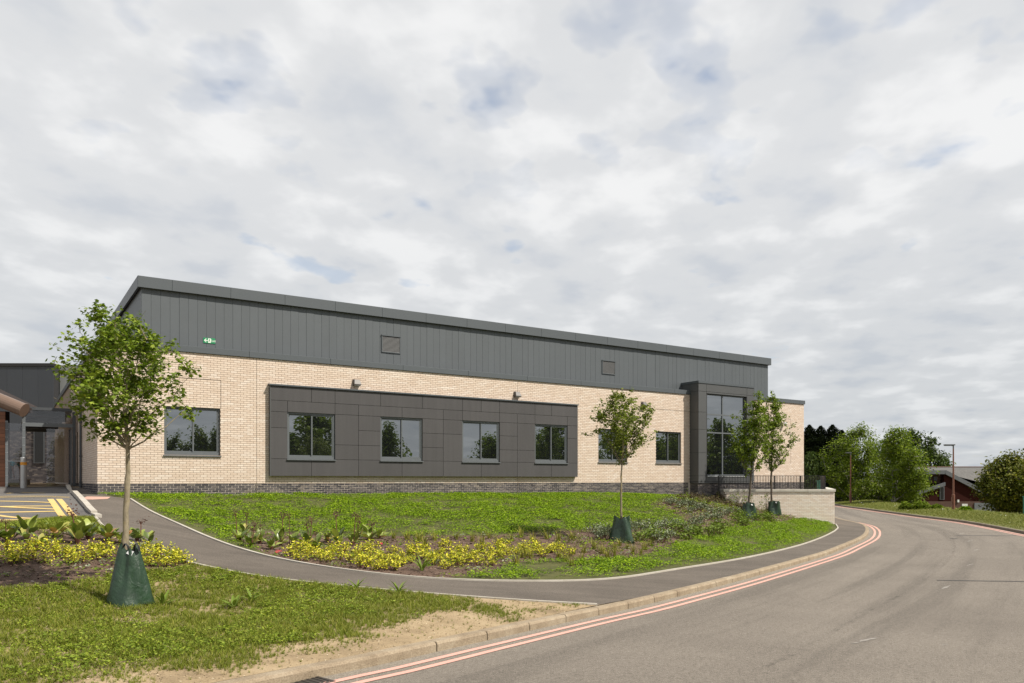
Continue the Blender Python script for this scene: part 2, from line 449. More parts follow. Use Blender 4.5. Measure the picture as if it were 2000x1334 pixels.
M['farsoil'] = ground_mat('rough grass soil', [(0.3, (0.10, 0.105, 0.035)), (0.7, (0.16, 0.155, 0.06))], 1.0, 20)
M['mulch'] = ground_mat('bark mulch', [(0.3, (0.075, 0.048, 0.034)), (0.7, (0.15, 0.10, 0.075))], 4.0, 38, 0.9, 1.0)
M['kerb'] = ground_mat('buff concrete kerb', [(0.3, (0.20, 0.155, 0.105)), (0.5, (0.27, 0.215, 0.15)), (0.7, (0.33, 0.275, 0.20))], 2.8, 55, 0.8, 0.5, 0.9)
M['edging'] = ground_mat('pale concrete edging', [(0.3, (0.34, 0.31, 0.26)), (0.7, (0.45, 0.42, 0.37))], 2.0, 80, 0.5, 0.2, 0.9)
M['coping'] = ground_mat('pale stone coping', [(0.3, (0.46, 0.43, 0.37)), (0.7, (0.56, 0.53, 0.47))], 2.0, 80, 0.4, 0.15, 0.9)
M['paving'] = ground_mat('grey paving', [(0.3, (0.16, 0.155, 0.145)), (0.7, (0.22, 0.21, 0.2))], 2.0, 60, 0.5, 0.2, 0.9)
M['tactile'] = ground_mat('pink tactile paving', [(0.3, (0.40, 0.24, 0.19)), (0.7, (0.47, 0.30, 0.24))], 2.0, 60, 0.4, 0.2, 0.9)
def paint(name, col, wear=0.55):
    m, nt, b = nm(name); q = NT(nt); v = q.pos()
    f = q.noise(v, 38, 5, 0.75)
    c = q.mix(q.ramp(f, [(wear, 0.0), (wear+0.12, 0.7)]), col, (0.15, 0.13, 0.115))
    c = q.mix(0.4, c, q.ramp(q.noise(v, 2.0, 4, 0.6), [(0.3, 0.38), (0.7, 0.6)]), 'SOFT_LIGHT')
    q.l(c, b.inputs['Base Color']); b.inputs['Roughness'].default_value = 0.8; q.bump(f, 0.25, 0.004, b)
    return m
M['redline'] = paint('faded red line', (0.58, 0.315, 0.255), 0.56)
M['yellowline'] = paint('yellow line', (0.55, 0.39, 0.14), 0.58)
M['wornline'] = paint('worn white mark', (0.235, 0.215, 0.19), 0.50)
def asphalt(name, lo, hi, speck, road=False):
    m, nt, b = nm(name); q = NT(nt); v = q.pos()
    big = q.noise(v, 0.33, 5, 0.6, 0.6)
    c = q.ramp(big, [(0.28, lo), (0.72, hi)])
    if road:
        a = q.n('ShaderNodeAttribute'); a.attribute_name = 'across'
        l_ = q.n('ShaderNodeAttribute'); l_.attribute_name = 'along'
        cb = q.n('ShaderNodeCombineXYZ'); q.l(a.outputs['Fac'], cb.inputs[0]); q.l(q.math('MULTIPLY', l_.outputs['Fac'], 0.035), cb.inputs[1])
        st = q.noise(cb.outputs[0], 1.25, 5, 0.6, 0.0)      # wheel tracks: wear drawn out along the road
        c = q.mix(q.ramp(st, [(0.40, 0.55), (0.50, 0.0)]), c, sc(lo, 0.72))
        c = q.mix(q.ramp(st, [(0.55, 0.0), (0.72, 0.45)]), c, sc(hi, 1.18))
        # dusty gutter next to the kerb
        c = q.mix(q.ramp(q.math('DIVIDE', a.outputs['Fac'], 10.0), [(0.0, 0.75), (0.035, 0.35), (0.07, 0.0)]), c, (0.235, 0.205, 0.165))
    else:
        st = q.noise(q.pos((0.5, 2.2, 1)), 1.2, 4, 0.6)
        c = q.mix(q.ramp(st, [(0.45, 0.0), (0.75, 0.5)]), c, sc(hi, 1.3))
    g = q.noise(v, 95, 5, 0.85)
    g2 = q.noise(v, 24, 5, 0.8)
    c = q.mix(0.55 if road else .3, c, q.ramp(g2, [(0.36, 0.25), (0.64, 0.75)]), 'SOFT_LIGHT')
    vo = q.n('ShaderNodeTexVoronoi'); vo.inputs['Scale'].default_value = 75; q.l(v, vo.inputs['Vector'])
    c = q.mix(0.9 if road else .5, c, q.ramp(g, [(0.38, 0.12), (0.62, 0.88)]), 'SOFT_LIGHT')
    c = q.mix(q.ramp(vo.outputs['Distance'], [(0.12, speck), (0.32, 0.0)]), c, (0.33, 0.31, 0.28))
    q.l(c, b.inputs['Base Color']); b.inputs['Roughness'].default_value = 0.9
    b.inputs['Specular IOR Level'].default_value = 0.3
    q.bump(g, 0.7, 0.006, b)
    return m
M['road'] = asphalt('weathered road asphalt', (0.130, 0.112, 0.093), (0.170, 0.148, 0.123), 0.5, True)
M['path'] = asphalt('footpath tarmac', (0.074, 0.062, 0.051), (0.116, 0.098, 0.081), 0.12)
M['carpark'] = asphalt('car park tarmac', (0.085, 0.080, 0.076), (0.12, 0.112, 0.105), 0.2)

# ------------------------------------------------------------------ plan lines: pixels + height below the eye -> points
def pw(px, py, h):
    Y = h*F/(py - HY); return ((px - CX)/F*Y, Y, EYE - h)
ROAD_Y = [-20, 0, 6, 8.6, 12, 17, 23, 31, 40, 50, 75, 140]
ROAD_H = [1.45, 1.62, 1.80, 1.88, 2.02, 2.12, 2.24, 2.37, 2.46, 2.49, 2.50, 2.5]
def hroad(Y): return np.interp(Y, ROAD_Y, ROAD_H)
def px_on_kerb(px, py, up=0.0):
    Y = 20.0
    for _ in range(60): Y = 0.5*Y + 0.5*(float(hroad(Y)) - up)*F/(py - HY)
    return ((px - CX)/F*Y, Y)
def catmull(P, n=8):
    P = [np.array(p, float) for p in P]; out = []
    Q = [2*P[0]-P[1]] + P + [2*P[-1]-P[-2]]
    for i in range(1, len(Q)-2):
        a, b, c, d = Q[i-1], Q[i], Q[i+1], Q[i+2]
        for k in range(n):
            t = k/n
            out.append(0.5*((2*b) + (-a+c)*t + (2*a-5*b+4*c-d)*t*t + (-a+3*b-3*c+d)*t**3))
    out.append(P[-1]); return np.array(out)
def resample(P, step):
    d = np.linalg.norm(np.diff(P[:, :2], axis=0), axis=1); s = np.concatenate([[0], np.cumsum(d)])
    n = max(2, int(round(s[-1]/step))+1); t = np.linspace(0, s[-1], n)
    return np.stack([np.interp(t, s, P[:, k]) for k in range(P.shape[1])], 1)
def normals2(P):
    d = np.gradient(P[:, :2], axis=0); d /= np.linalg.norm(d, axis=1)[:, None]
    return np.stack([d[:, 1], -d[:, 0]], 1)          # to the right of travel
def offset(P, w): return P[:, :2] + normals2(P)*w
KUP = 0.11
kb = [(529,1311),(692.5,1280),(825.5,1252.5),(939,1229.5),(1090,1198.5),(1180,1181),(1299,1154.5),(1450,1118.5),(1600,1078.5),(1640,1064),(1680,1047),(1690,1036),(1688,1028),(1676,1021.6),(1632,1011.6)]
KB = [px_on_kerb(x, y, KUP) for x, y in kb]
d0 = np.array(KB[0]) - np.array(KB[2]); d0 /= np.linalg.norm(d0)
KB = [tuple(np.array(KB[0]) + d0*18), tuple(np.array(KB[0]) + d0*8)] + KB + [(23.2, 58.0), (27.5, 72.0), (33, 90)]
KERB = resample(catmull(KB), 0.4575)                 # back edge of the left kerb
rk = [(1631.5,987),(1700.8,997),(1780,1008),(1868,1019),(1934,1030),(2000,1043)]
RKf = [px_on_kerb(x, y) for x, y in rk]
RK = [(38, 95)] + RKf + [(21.2, 30.0), (18.4, 24.4), (14.6, 18.2), (10.6, 12.6), (7.0, 7.6), (2.6, 2.0), (-3.4, -5.0), (-13, -16)]
RKERB = resample(catmull(RK), 0.915)                 # road side of the right kerb, running towards the camera

U = [(255,975,.57),(295,1000,.83),(340,1020,1.0),(430,1060,1.27),(540,1094,1.45),(620,1107,1.54),(700,1118,1.61),(800,1131,1.70),(860,1134.5,1.74),(1000,1136,1.80),(1110,1136.5,1.86),(1190,1134.5,1.90),(1300,1115.5,1.945),(1450,1091.5,2.02),(1560,1066,2.12),(1610,1048,2.22),(1631,1037,2.26)]
UW = [pw(*p) for p in U]
UL = resample(catmull(UW, 6), 0.25)
for _ in range(30): UL[1:-1] = 0.25*UL[:-2] + 0.5*UL[1:-1] + 0.25*UL[2:]
uend = pw(1637, 1031.5, 2.255)
UL = np.vstack([UL, [uend], [(16.45, 39.45, EYE-2.24)]])
L = [(186,1010,.80),(205,1032,.93),(245,1056,1.08),(300,1080,1.22),(385,1103,1.38),(520,1128,1.535),(700,1148,1.66),(900,1165,1.77),(1050,1175,1.83),(1166,1181.5,1.885)]
LW = [pw(*p) for p in L]
LL = catmull(LW, 6)
CARK = [pw(128, 951, .27), pw(140, 964, .40), pw(150, 975, .50), pw(166, 993, .68), pw(186, 1010, .80)]   # kerb between car park and path
CARE = [pw(186, 1010, .80), pw(90, 1015, .86), pw(0, 1021, .93), (-19, 15.2, EYE-1.0), (-34, 11, EYE-1.1)]  # car park / planting bed edge

# building frame: corner of the brick front, running along D, going back along B
DX, DY = 0.8373, 0.5468
COR = np.array([-13.41, 25.1])
def bw(t, s=0.0): return (COR[0] + DX*t - DY*s, COR[1] + DY*t + DX*s)
def t_of(px, s=0.0):
    k = (px - CX)/F
    x0, y0 = COR[0] - DY*s, COR[1] + DX*s
    return (k*y0 - x0)/(DX - k*DY)
def z_of(px, py, s=0.0):
    """height above the eye of a pixel on the facade plane at depth s"""
    Y = bw(t_of(px, s), s)[1]; return (HY - py)/F*Y

# ------------------------------------------------------------------ terrain: thin plate through the levels read off the photograph
C = []
for p in list(UL[::3]) + [UL[-2], UL[-1]]: C.append(tuple(p))
for p in resample(LL, 0.75): C.append(tuple(p))
for i in range(0, len(KERB), 5):
    x, y = KERB[i]
    if -10 < y < 60: C.append((x, y, EYE - float(hroad(y)) + KUP))
for t, h in ((-1.0, .47), (2, .50), (6, .53), (11, .56), (16, .60), (20.5, .66), (24, .73), (27, .80), (29.5, .92)):
    for s in (0.0, 3.0): C.append((*bw(t, s), EYE - h))
for p in CARK + CARE[1:]: C.append(p)
C += [(-21, 24, EYE-.5), (-26, 20, EYE-.75), (-16.5, 30.5, EYE-.27), (-20, 30.5, EYE-.26), (-25, 30, EYE-.28), (-22, 40, EYE-.2), (-28, 48, EYE-.2), (-18, 33, EYE-.22)]
C += [pw(245, 1190, 1.62), pw(60, 1250, 1.60), pw(0, 1150, 1.40), (-14, 9, EYE-1.35), (-20, 4, EYE-1.4), (-25, -5, EYE-1.4)]
C += [(10.5, 39.5, EYE-.90), (11.1, 39.2, EYE-1.22), (12.6, 39.2, EYE-1.50), (14.0, 39.2, EYE-1.86), (15.3, 39.2, EYE-2.08), (16.3, 39.3, EYE-2.22), (19, 44.5, EYE-2.36), (16, 46, EYE-2.2), (20, 52, EYE-2.4)]
C += [pw(1215, 1062, 1.68), pw(1466, 1018, 1.60), pw(1340, 976, .86)]
C = np.array(C)
def tps(r2): return np.where(r2 > 1e-12, 0.5*r2*np.log(np.maximum(r2, 1e-12)), 0.0)
nC = len(C)
A_ = tps(((C[:, None, :2] - C[None, :, :2])**2).sum(-1)) + np.eye(nC)*0.15
P_ = np.hstack([np.ones((nC, 1)), C[:, :2]])
sol = np.linalg.solve(np.block([[A_, P_], [P_.T, np.zeros((3, 3))]]), np.concatenate([C[:, 2], np.zeros(3)]))
def terr(XY):
    XY = np.atleast_2d(np.asarray(XY, float)); out = np.empty(len(XY))
    for i in range(0, len(XY), 20000):
        q = XY[i:i+20000]
        out[i:i+20000] = tps(((q[:, None, :] - C[None, :, :2])**2).sum(-1)) @ sol[:nC] + sol[nC] + q @ sol[nC+1:]
    return out
def tz(x, y): return float(terr([(x, y)])[0])
YS = np.concatenate([np.arange(4, 30, 0.04), np.arange(30, 60, 0.1)])
def gh(px, py):
    """where the sight line through a pixel meets the terrain"""
    XY = np.stack([(px - CX)/F*YS, YS], 1)
    ray = EYE - (py - HY)/F*YS
    d = ray - terr(XY)
    i = np.argmax(d < 0) if (d < 0).any() else len(YS)-1
    return (XY[i, 0], XY[i, 1], float(terr(XY[i:i+1])[0]))
def in_poly(pts, poly):
    pts = np.asarray(pts); x, y = pts[:, 0], pts[:, 1]; ins = np.zeros(len(pts), bool)
    n = len(poly); j = n-1
    for i in range(n):
        xi, yi = poly[i][0], poly[i][1]; xj, yj = poly[j][0], poly[j][1]
        c = ((yi > y) != (yj > y)) & (x < (xj-xi)*(y-yi)/((yj-yi) if abs(yj-yi) > 1e-12 else 1e-12) + xi)
        ins ^= c; j = i
    return ins
def dist_line(pts, line):
    pts = np.asarray(pts)[:, :2]; L2 = np.asarray(line)[:, :2]; best = np.full(len(pts), 1e9)
    for a, b in zip(L2[:-1], L2[1:]):
        ab = b-a; t = np.clip(((pts-a) @ ab)/max(ab @ ab, 1e-9), 0, 1)
        best = np.minimum(best, np.linalg.norm(pts - (a + t[:, None]*ab), axis=1))
    return best

kerb_in = [tuple(p) for p in KERB if p[1] < 62]
OUT = kerb_in + [(14, 66), (-48, 66), (-48, -14)]
PATH = [tuple(p[:2]) for p in UL] + []
# path polygon: inner edging to the wall corner, along the wall return, back down the kerb, then the lower edging
kseg = [tuple(p) for p in KERB if 11.85 < p[1] < 50 and p[0] > 1.2]
wallback = [(16.5, 39.5), (20.2, 50.0)]
PATH = [bw(0.0, 0.0)] + [tuple(p[:2]) for p in UL] + wallback[1:] + kseg[::-1] + [tuple(p[:2]) for p in LL[::-1]] + [tuple(p[:2]) for p in CARK[::-1]][1:] + [bw(0.0, 6.0)]
CARP = [tuple(p[:2]) for p in CARK] + [tuple(p[:2]) for p in CARE[1:]] + [(-34, 31), (-18.6, 30.6)]
bedA_px = [(452,1047),(520,1082),(600,1101),(700,1115),(800,1129),(852,1132),(960,1118),(1000,1098),(1130,1094),(1230,1092),(1300,1072),(1370,1046),(1430,1030),(1500,1024),(1560,1012),(1600,1012),(1560,1002),(1470,995),(1420,972),(1340,972),(1270,985),(1330,1008),(1345,1026),(1230,1034),(1130,1036),(1040,1040),(960,1046),(830,1046),(700,1050),(560,1040),(480,1036)]
bedB_px = [(-90,1040),(60,1034),(180,1040),(215,1048),(262,1062),(330,1086),(378,1102),(340,1112),(262,1122),(180,1132),(90,1146),(20,1150),(-90,1155)]
BEDA = [gh(*p)[:2] for p in bedA_px]
BEDB = [gh(*p)[:2] for p in bedB_px]

verts, edges = [], []
def addline(P, closed=False):
    b = len(verts); k = len(P)
    for p in P: verts.append(Vector((float(p[0]), float(p[1]))))
    for i in range(k-1): edges.append((b+i, b+i+1))
    if closed: edges.append((b+k-1, b))
addline(OUT, True); addline(PATH, True); addline(CARP, True); addline(BEDA, True); addline(BEDB, True)
rg = np.random.RandomState(3)
gx, gy = np.meshgrid(np.arange(-30, 24, 0.55), np.arange(3, 50, 0.55))
gp = np.stack([gx.ravel(), gy.ravel()], 1) + rg.uniform(-.12, .12, (gx.size, 2))
gp = gp[in_poly(gp, OUT)]
for p in gp: verts.append(Vector((p[0], p[1])))
res = delaunay_2d_cdt(verts, edges, [], 0, 1e-4)
TV = np.array([(v.x, v.y) for v in res[0]]); TF = np.array([f for f in res[2] if len(f) == 3])
TZ = terr(TV)
cen = TV[TF].mean(1)
inside = in_poly(cen, OUT)
isP = in_poly(cen, PATH); isC = in_poly(cen, CARP) & ~isP; isB = (in_poly(cen, BEDA) | in_poly(cen, BEDB)) & ~isP & ~isC
UPPER = [tuple(p[:2]) for p in UL] + [bw(36.2, 0), bw(36.2, 6), bw(0, 6), bw(0, 0)]
isU = in_poly(cen, UPPER) & ~isP & ~isC & ~isB
def submesh(name, mask, mat, smooth=True):
    f = TF[mask & inside]
    # consistent upward winding
    a, b, c = TV[f[:, 0]], TV[f[:, 1]], TV[f[:, 2]]
    cr = (b[:, 0]-a[:, 0])*(c[:, 1]-a[:, 1]) - (b[:, 1]-a[:, 1])*(c[:, 0]-a[:, 0])
    f = np.where((cr < 0)[:, None], f[:, ::-1], f)
    uq, inv = np.unique(f, return_inverse=True)
    V = np.column_stack([TV[uq], TZ[uq]])
    o = link(name, mesh_np(name, V, inv.ravel(), np.full(len(f), 3), mat, smooth))
    return tag(o, kind='structure')
submesh('footpath', isP, M['path'])
submesh('car_park', isC, M['carpark'])
submesh('planting_bed', isB, M['mulch'])
submesh('bank', isU, M['lawnsoil'])
submesh('verge', ~(isP | isC | isB | isU), M['soil'])

# one sheet to the horizon, below everything
g = MB(); g.quad((-900, -900, EYE-3.2), (900, -900, EYE-3.2), (900, 1500, EYE-3.2), (-900, 1500, EYE-3.2))
tag(g.build('ground', M['farsoil']), kind='structure')

# ------------------------------------------------------------------ road
rb_ = offset(KERB, 0.10)
kl = [tuple(p) for p in rb_]
rr = [tuple(p) for p in offset(RKERB, -0.02)]
ROADP = kl + rr
verts, edges = [], []
addline(ROADP, True)
gx, gy = np.meshgrid(np.arange(-20, 40, 0.45), np.arange(-14, 95, 0.45))
gp = np.stack([gx.ravel(), gy.ravel()], 1); gp = gp[in_poly(gp, ROADP)]
for p in gp: verts.append(Vector((p[0], p[1])))
res = delaunay_2d_cdt(verts, edges, [], 0, 1e-4)
RV = np.array([(v.x, v.y) for v in res[0]]); RF = np.array([f for f in res[2] if len(f) == 3])
RF = RF[in_poly(RV[RF].mean(1), ROADP)]
a, b, c = RV[RF[:, 0]], RV[RF[:, 1]], RV[RF[:, 2]]
cr = (b[:, 0]-a[:, 0])*(c[:, 1]-a[:, 1]) - (b[:, 1]-a[:, 1])*(c[:, 0]-a[:, 0])
RF = np.where((cr < 0)[:, None], RF[:, ::-1], RF)
def zroad(P): return EYE - hroad(np.asarray(P)[:, 1])
me = mesh_np('road', np.column_stack([RV, zroad(RV)]), RF.ravel(), np.full(len(RF), 3), M['road'], True)
at1 = me.attributes.new('across', 'FLOAT', 'POINT'); at1.data.foreach_set('value', dist_line(RV, rb_).astype(np.float32))
ks = np.concatenate([[0], np.cumsum(np.linalg.norm(np.diff(KERB, axis=0), axis=1))])
ii = ((RV[:, None, :] - KERB[None, :, :])**2).sum(-1).argmin(1)
at2 = me.attributes.new('along', 'FLOAT', 'POINT'); at2.data.foreach_set('value', ks[ii].astype(np.float32))
tag(link('road', me), kind='structure')
def strip(name, P, w0, w1, zoff, mat, parent=None, i0=0, i1=None, kind='structure', zf=zroad):
    A, B = offset(P, w0)[i0:i1], offset(P, w1)[i0:i1]
    V = np.vstack([np.column_stack([A, zf(A)+zoff]), np.column_stack([B, zf(B)+zoff])]); n = len(A)
    f = np.array([(i, i+n, i+n+1, i+1) for i in range(n-1)])
    o = link(name, mesh_np(name, V, f.ravel(), np.full(len(f), 4), mat), parent)
    if kind: tag(o, kind=kind)
    return o
vis = [i for i, p in enumerate(KERB) if -2 < p[1] < 46]
strip('red_line', KERB, 0.145+0.21, 0.145+0.30, 0.006, M['redline'], None, vis[0], vis[-1])
strip('red_line', KERB, 0.145+0.42, 0.145+0.51, 0.006, M['redline'], None, vis[0], vis[-1])
rv = [i for i, p in enumerate(RKERB) if 4 < p[1] < 92]
strip('red_line', RKERB, 0.18, 0.29, 0.006, M['redline'], None, rv[0], rv[-1])
strip('red_line', RKERB, 0.42, 0.53, 0.006, M['redline'], None, rv[0], rv[-1])
# worn remains of the centre line and the sealed joints
def road_patch(name, pts, mat, zo=0.005):
    W = [px_on_kerb(x, y) for x, y in pts]
    m = MB(); m.poly([(x, y, EYE - float(hroad(y)) + zo) for x, y in W]); o = m.build(name, mat)
    return tag(o, kind='structure')
rp = random.Random(5)
for (cx, cy, w, h) in ((1688,1252,52,9),(1845,1260,16,3),(1848,1147,22,6),(1895,1103,18,4),(1905,1075,14,4),(1895,1056,14,3),(1878,1042,12,2.4)):
    pts = []
    for k in range(14):
        a = 2*math.pi*k/14; rr_ = rp.uniform(.55, 1.0)
        pts.append((cx + math.cos(a)*w*.5*rr_ + math.sin(a)*w*.18, cy - math.sin(a)*h*.5*rr_ - math.cos(a)*h*.42))
    road_patch('worn_road_mark', pts[::-1], M['wornline'])
M['seal'] = plain('bitumen seal', (0.030, 0.028, 0.027), 0.7)
road_patch('road_joint', [(1830,1133.2),(1900,1134.2),(2040,1136),(2040,1137),(1900,1135.2),(1830,1134)][::-1], M['seal'])
road_patch('road_joint', [(1856,1051.4),(1870,1052),(1870,1052.8),(1856,1052.2)][::-1], M['seal'])
road_patch('road_joint', [(1868,1046),(1985,1046.2),(1985,1046.8),(1868,1046.6)][::-1], M['seal'])

# longitudinal seam between two widths of surfacing, worn and partly filled
def crack_mat():
    m, nt, b = nm('open seam in the asphalt'); q = NT(nt); out = nt.nodes['Material Output']
    b.inputs['Base Color'].default_value = (0.045, 0.04, 0.035, 1); b.inputs['Roughness'].default_value = 0.95
    t = q.n('ShaderNodeBsdfTransparent'); ms = q.n('ShaderNodeMixShader')
    f = q.math('MULTIPLY', q.ramp(q.noise(q.pos(), 7, 5, .75), [(.46, 0.0), (.66, .42)]), q.ramp(q.noise(q.pos(), .9, 3, .6), [(.38, .15), (.6, 1.0)]))
    q.l(f, ms.inputs[0]); q.l(t.outputs[0], ms.inputs[1]); q.l(b.outputs[0], ms.inputs[2]); q.l(ms.outputs[0], out.inputs[0])
    return m
M['crack'] = crack_mat()
SEAM = resample(catmull([px_on_kerb(x, y) for x, y in ((1180,1420),(1400,1340),(1560,1273),(1673,1208),(1773,1153),(1836,1110),(1863,1073),(1853,1045),(1800,1022))]), 0.3)
SEAM += np.random.RandomState(2).normal(0, .012, SEAM.shape)
strip('road_seam', SEAM, -0.035, 0.035, 0.005, M['crack'])
# ------------------------------------------------------------------ kerbs: one stone after another
def kerb_run(name, P, step, side, up, label_kind, mat, length=0.905, wid=0.145):
    root = empty(name, (0, 0, 0)); tag(root, kind='structure')
    m = MB()
    hl = length/2
    prof = [(0.0, -0.22), (wid, -0.22), (wid-0.004, up-0.03), (wid-0.022, up-0.004), (wid-0.035, up), (0.0, up)]   # y across (towards road), z
    b = 0.006
    m.v = [(-hl, -y*side, z) for y, z in prof] + [(-hl+b, -y*side, z) for y, z in prof] + [(hl-b, -y*side, z) for y, z in prof] + [(hl, -y*side, z) for y, z in prof]
    k = len(prof)
    for j in (0, 3):                         # tiny arris at both ends
        for i_, (y, z) in enumerate(prof):
            if z > 0: m.v[j*k+i_] = (m.v[j*k+i_][0], m.v[j*k+i_][1] + side*0.004*(1 if y > 0.05 else 0), z - 0.004)
    for s_ in range(3):
        for i_ in range(k):
            j_ = (i_+1) % k; m.f.append((s_*k+i_, s_*k+j_, (s_+1)*k+j_, (s_+1)*k+i_))
    m.f.append(tuple(range(k-1, -1, -1))); m.f.append(tuple(3*k+i_ for i_ in range(k)))
    first = None
    rj = random.Random(11)
    for i in range(0, len(P)-step, step):
        a_, b_ = P[i], P[i+step]
        mid = (a_+b_)/2; za = EYE-float(hroad(a_[1])); zb = EYE-float(hroad(b_[1]))
        rz = math.atan2(b_[1]-a_[1], b_[0]-a_[0]); ry = -math.atan2(zb-za, np.linalg.norm(b_-a_))
        if not (-3 < mid[1] < 80): continue
        loc = (mid[0], mid[1], (za+zb)/2 + rj.uniform(-.003, .003))
        if first is None:
            first = m.build('kerb_stone', mat, root, loc=loc, rot=(0, ry, rz), recalc=True)
        else:
            c_ = first.copy(); COL.objects.link(c_); c_.location = loc; c_.rotation_euler = (rj.uniform(-.006, .006), ry, rz)
    return root
M['kerb_joint'] = plain('open joint', (0.02, 0.017, 0.013), 0.9)
kerb_run('kerb', KERB, 2, 1, KUP, 'kerb', M['kerb'], length=0.899)
M['kerbdark'] = ground_mat('grey kerb', [(0.3, (0.15, 0.125, 0.10)), (0.7, (0.22, 0.19, 0.155))], 2.2, 90, 0.5, 0.3, 0.9)
RK2 = offset(RKERB, -0.145)
kerb_run('kerb', RK2, 1, 1, 0.12, 'kerb', M['kerbdark'])
# concrete edging of the footpath
def edging(name, P3, w=0.05, up=0.012, mat=None):
    P3 = np.asarray(P3); N = normals2(P3); n = len(P3)
    A = P3[:, :2] - N*w/2; B = P3[:, :2] + N*w/2; z = P3[:, 2]
    V = np.vstack([np.column_stack([A, z-0.1]), np.column_stack([A, z+up]), np.column_stack([B, z+up]), np.column_stack([B, z-0.1])])
    f = []
    for i in range(n-1):
        for k in range(3): f.append((k*n+i, k*n+i+1, (k+1)*n+i+1, (k+1)*n+i))
    o = link(name, mesh_np(name, V, np.array(f).ravel(), np.full(len(f), 4), mat or M['edging'])); return tag(o, kind='structure')
def on_terr(P, dz=0.0):
    P = np.asarray(P)[:, :2]; return np.column_stack([P, terr(P)+dz])
edging('path_edging', on_terr(resample(UL[:, :2], 0.3)), 0.055, 0.028)
edging('path_edging', on_terr(resample(LL[:, :2], 0.3)), 0.055, 0.022)
edging('path_edging', on_terr(resample(np.array([p[:2] for p in CARE]), 0.3)), 0.06, 0.02)
ck = resample(np.array([p[:2] for p in CARK]), 0.915)
root = empty('kerb', (0, 0, 0)); tag(root, kind='structure')
for i in range(len(ck)-1):
    a_, b_ = ck[i], ck[i+1]; d_ = (b_-a_)/np.linalg.norm(b_-a_); n_ = np.array([-d_[1], d_[0]])*0.13
    za, zb = tz(*a_), tz(*b_); e_ = d_*0.006
    up = 0.10 if i < len(ck)-2 else 0.06
    m = MB(); q0, q1 = a_+e_, b_-e_
    pts = [q0, q1, q1+n_, q0+n_]; zs = [za, zb, zb, za]
    m.v = [(p[0], p[1], z-.15) for p, z in zip(pts, zs)] + [(p[0], p[1], z+up) for p, z in zip(pts, zs)]
    m.f = [(0,3,2,1),(4,5,6,7),(0,1,5,4),(1,2,6,5),(2,3,7,6),(3,0,4,7)]
    m.build('kerb_stone', M['edging'], root, recalc=True)
# tactile paving at the corner of the building and its blister slabs
tp = [gh(153, 977), gh(210, 975), gh(216, 971), gh(170, 970)]
tag(MB().poly([(p[0], p[1], tz(p[0], p[1])+0.006) for p in tp]).build('tactile_paving', M['tactile'], recalc=True), kind='structure')
# yellow hatching on the car park
def line_px(name, a, b, w, mat, dz=0.006, n=10):
    A, B = np.array(gh(*a)[:2]), np.array(gh(*b)[:2]); d_ = (B-A)/np.linalg.norm(B-A); n_ = np.array([-d_[1], d_[0]])*w/2
    V, f = [], []
    for i in range(n+1):
        c_ = A + (B-A)*i/n
        for s_ in (1, -1): p = c_ + n_*s_; V.append((p[0], p[1], tz(*p)+dz))
    for i in range(n): f.append((2*i, 2*i+1, 2*i+3, 2*i+2))
    o = link(name, mesh_np(name, np.array(V), np.array(f).ravel(), np.full(n, 4), mat)); return tag(o, kind='structure')
for a, b in (((-60,972),(136,971)),((-60,974),(136,972.5)),((-60,979),(100,982)),((-60,991),(104,989)),((-60,988),(110,995)),((-60,1001),(112,999)),((-60,1000),(122,1012)),((-60,1013.5),(122,1011))):
    line_px('yellow_line', a, b, 0.10, M['yellowline'])
line_px('yellow_line', (98,975), (126,1011), 0.14, M['yellowline'])
line_px('yellow_line', (115,975), (147,1009.5), 0.14, M['yellowline'])
line_px('yellow_line', (42,962), (88,963.5), 0.14, M['yellowline'])
line_px('yellow_line', (15,964), (24,963), 0.14, M['yellowline'])

# ------------------------------------------------------------------ far verge, right of the road
RVL = np.array([p for p in RK2])
far = [(62, 95), (62, 30), (30, 6), (12, -14)]
ed = [tuple(p) for p in RVL]
VER = ed[::-1] if False else ed
VERP = VER + [(-8, -26), (40, -26), (75, 20), (75, 100)]
verts, edges = [], []
addline(VERP, True)
gx, gy = np.meshgrid(np.arange(-12, 75, 1.5), np.arange(-25, 98, 1.5))
gp = np.stack([gx.ravel(), gy.ravel()], 1); gp = gp[in_poly(gp, VERP)]
for p in gp: verts.append(Vector((p[0], p[1])))
res = delaunay_2d_cdt(verts, edges, [], 0, 1e-4)
WV = np.array([(v.x, v.y) for v in res[0]]); WF = np.array([f for f in res[2] if len(f) == 3])
WF = WF[in_poly(WV[WF].mean(1), VERP)]
a, b, c = WV[WF[:, 0]], WV[WF[:, 1]], WV[WF[:, 2]]
cr = (b[:, 0]-a[:, 0])*(c[:, 1]-a[:, 1]) - (b[:, 1]-a[:, 1])*(c[:, 0]-a[:, 0])
WF = np.where((cr < 0)[:, None], WF[:, ::-1], WF)
def zfar(P):
    P = np.atleast_2d(np.asarray(P, float))[:, :2]; d = dist_line(P, RVL)
    return EYE - hroad(P[:, 1]) + 0.115 + 0.16*np.clip(d/3.0, 0, 1) - 0.22*np.clip(d-4.2, 0, 5)
tag(link('far_verge', mesh_np('far_verge', np.column_stack([WV, zfar(WV)]), WF.ravel(), np.full(len(WF), 3), M['farsoil'], True)), kind='structure')
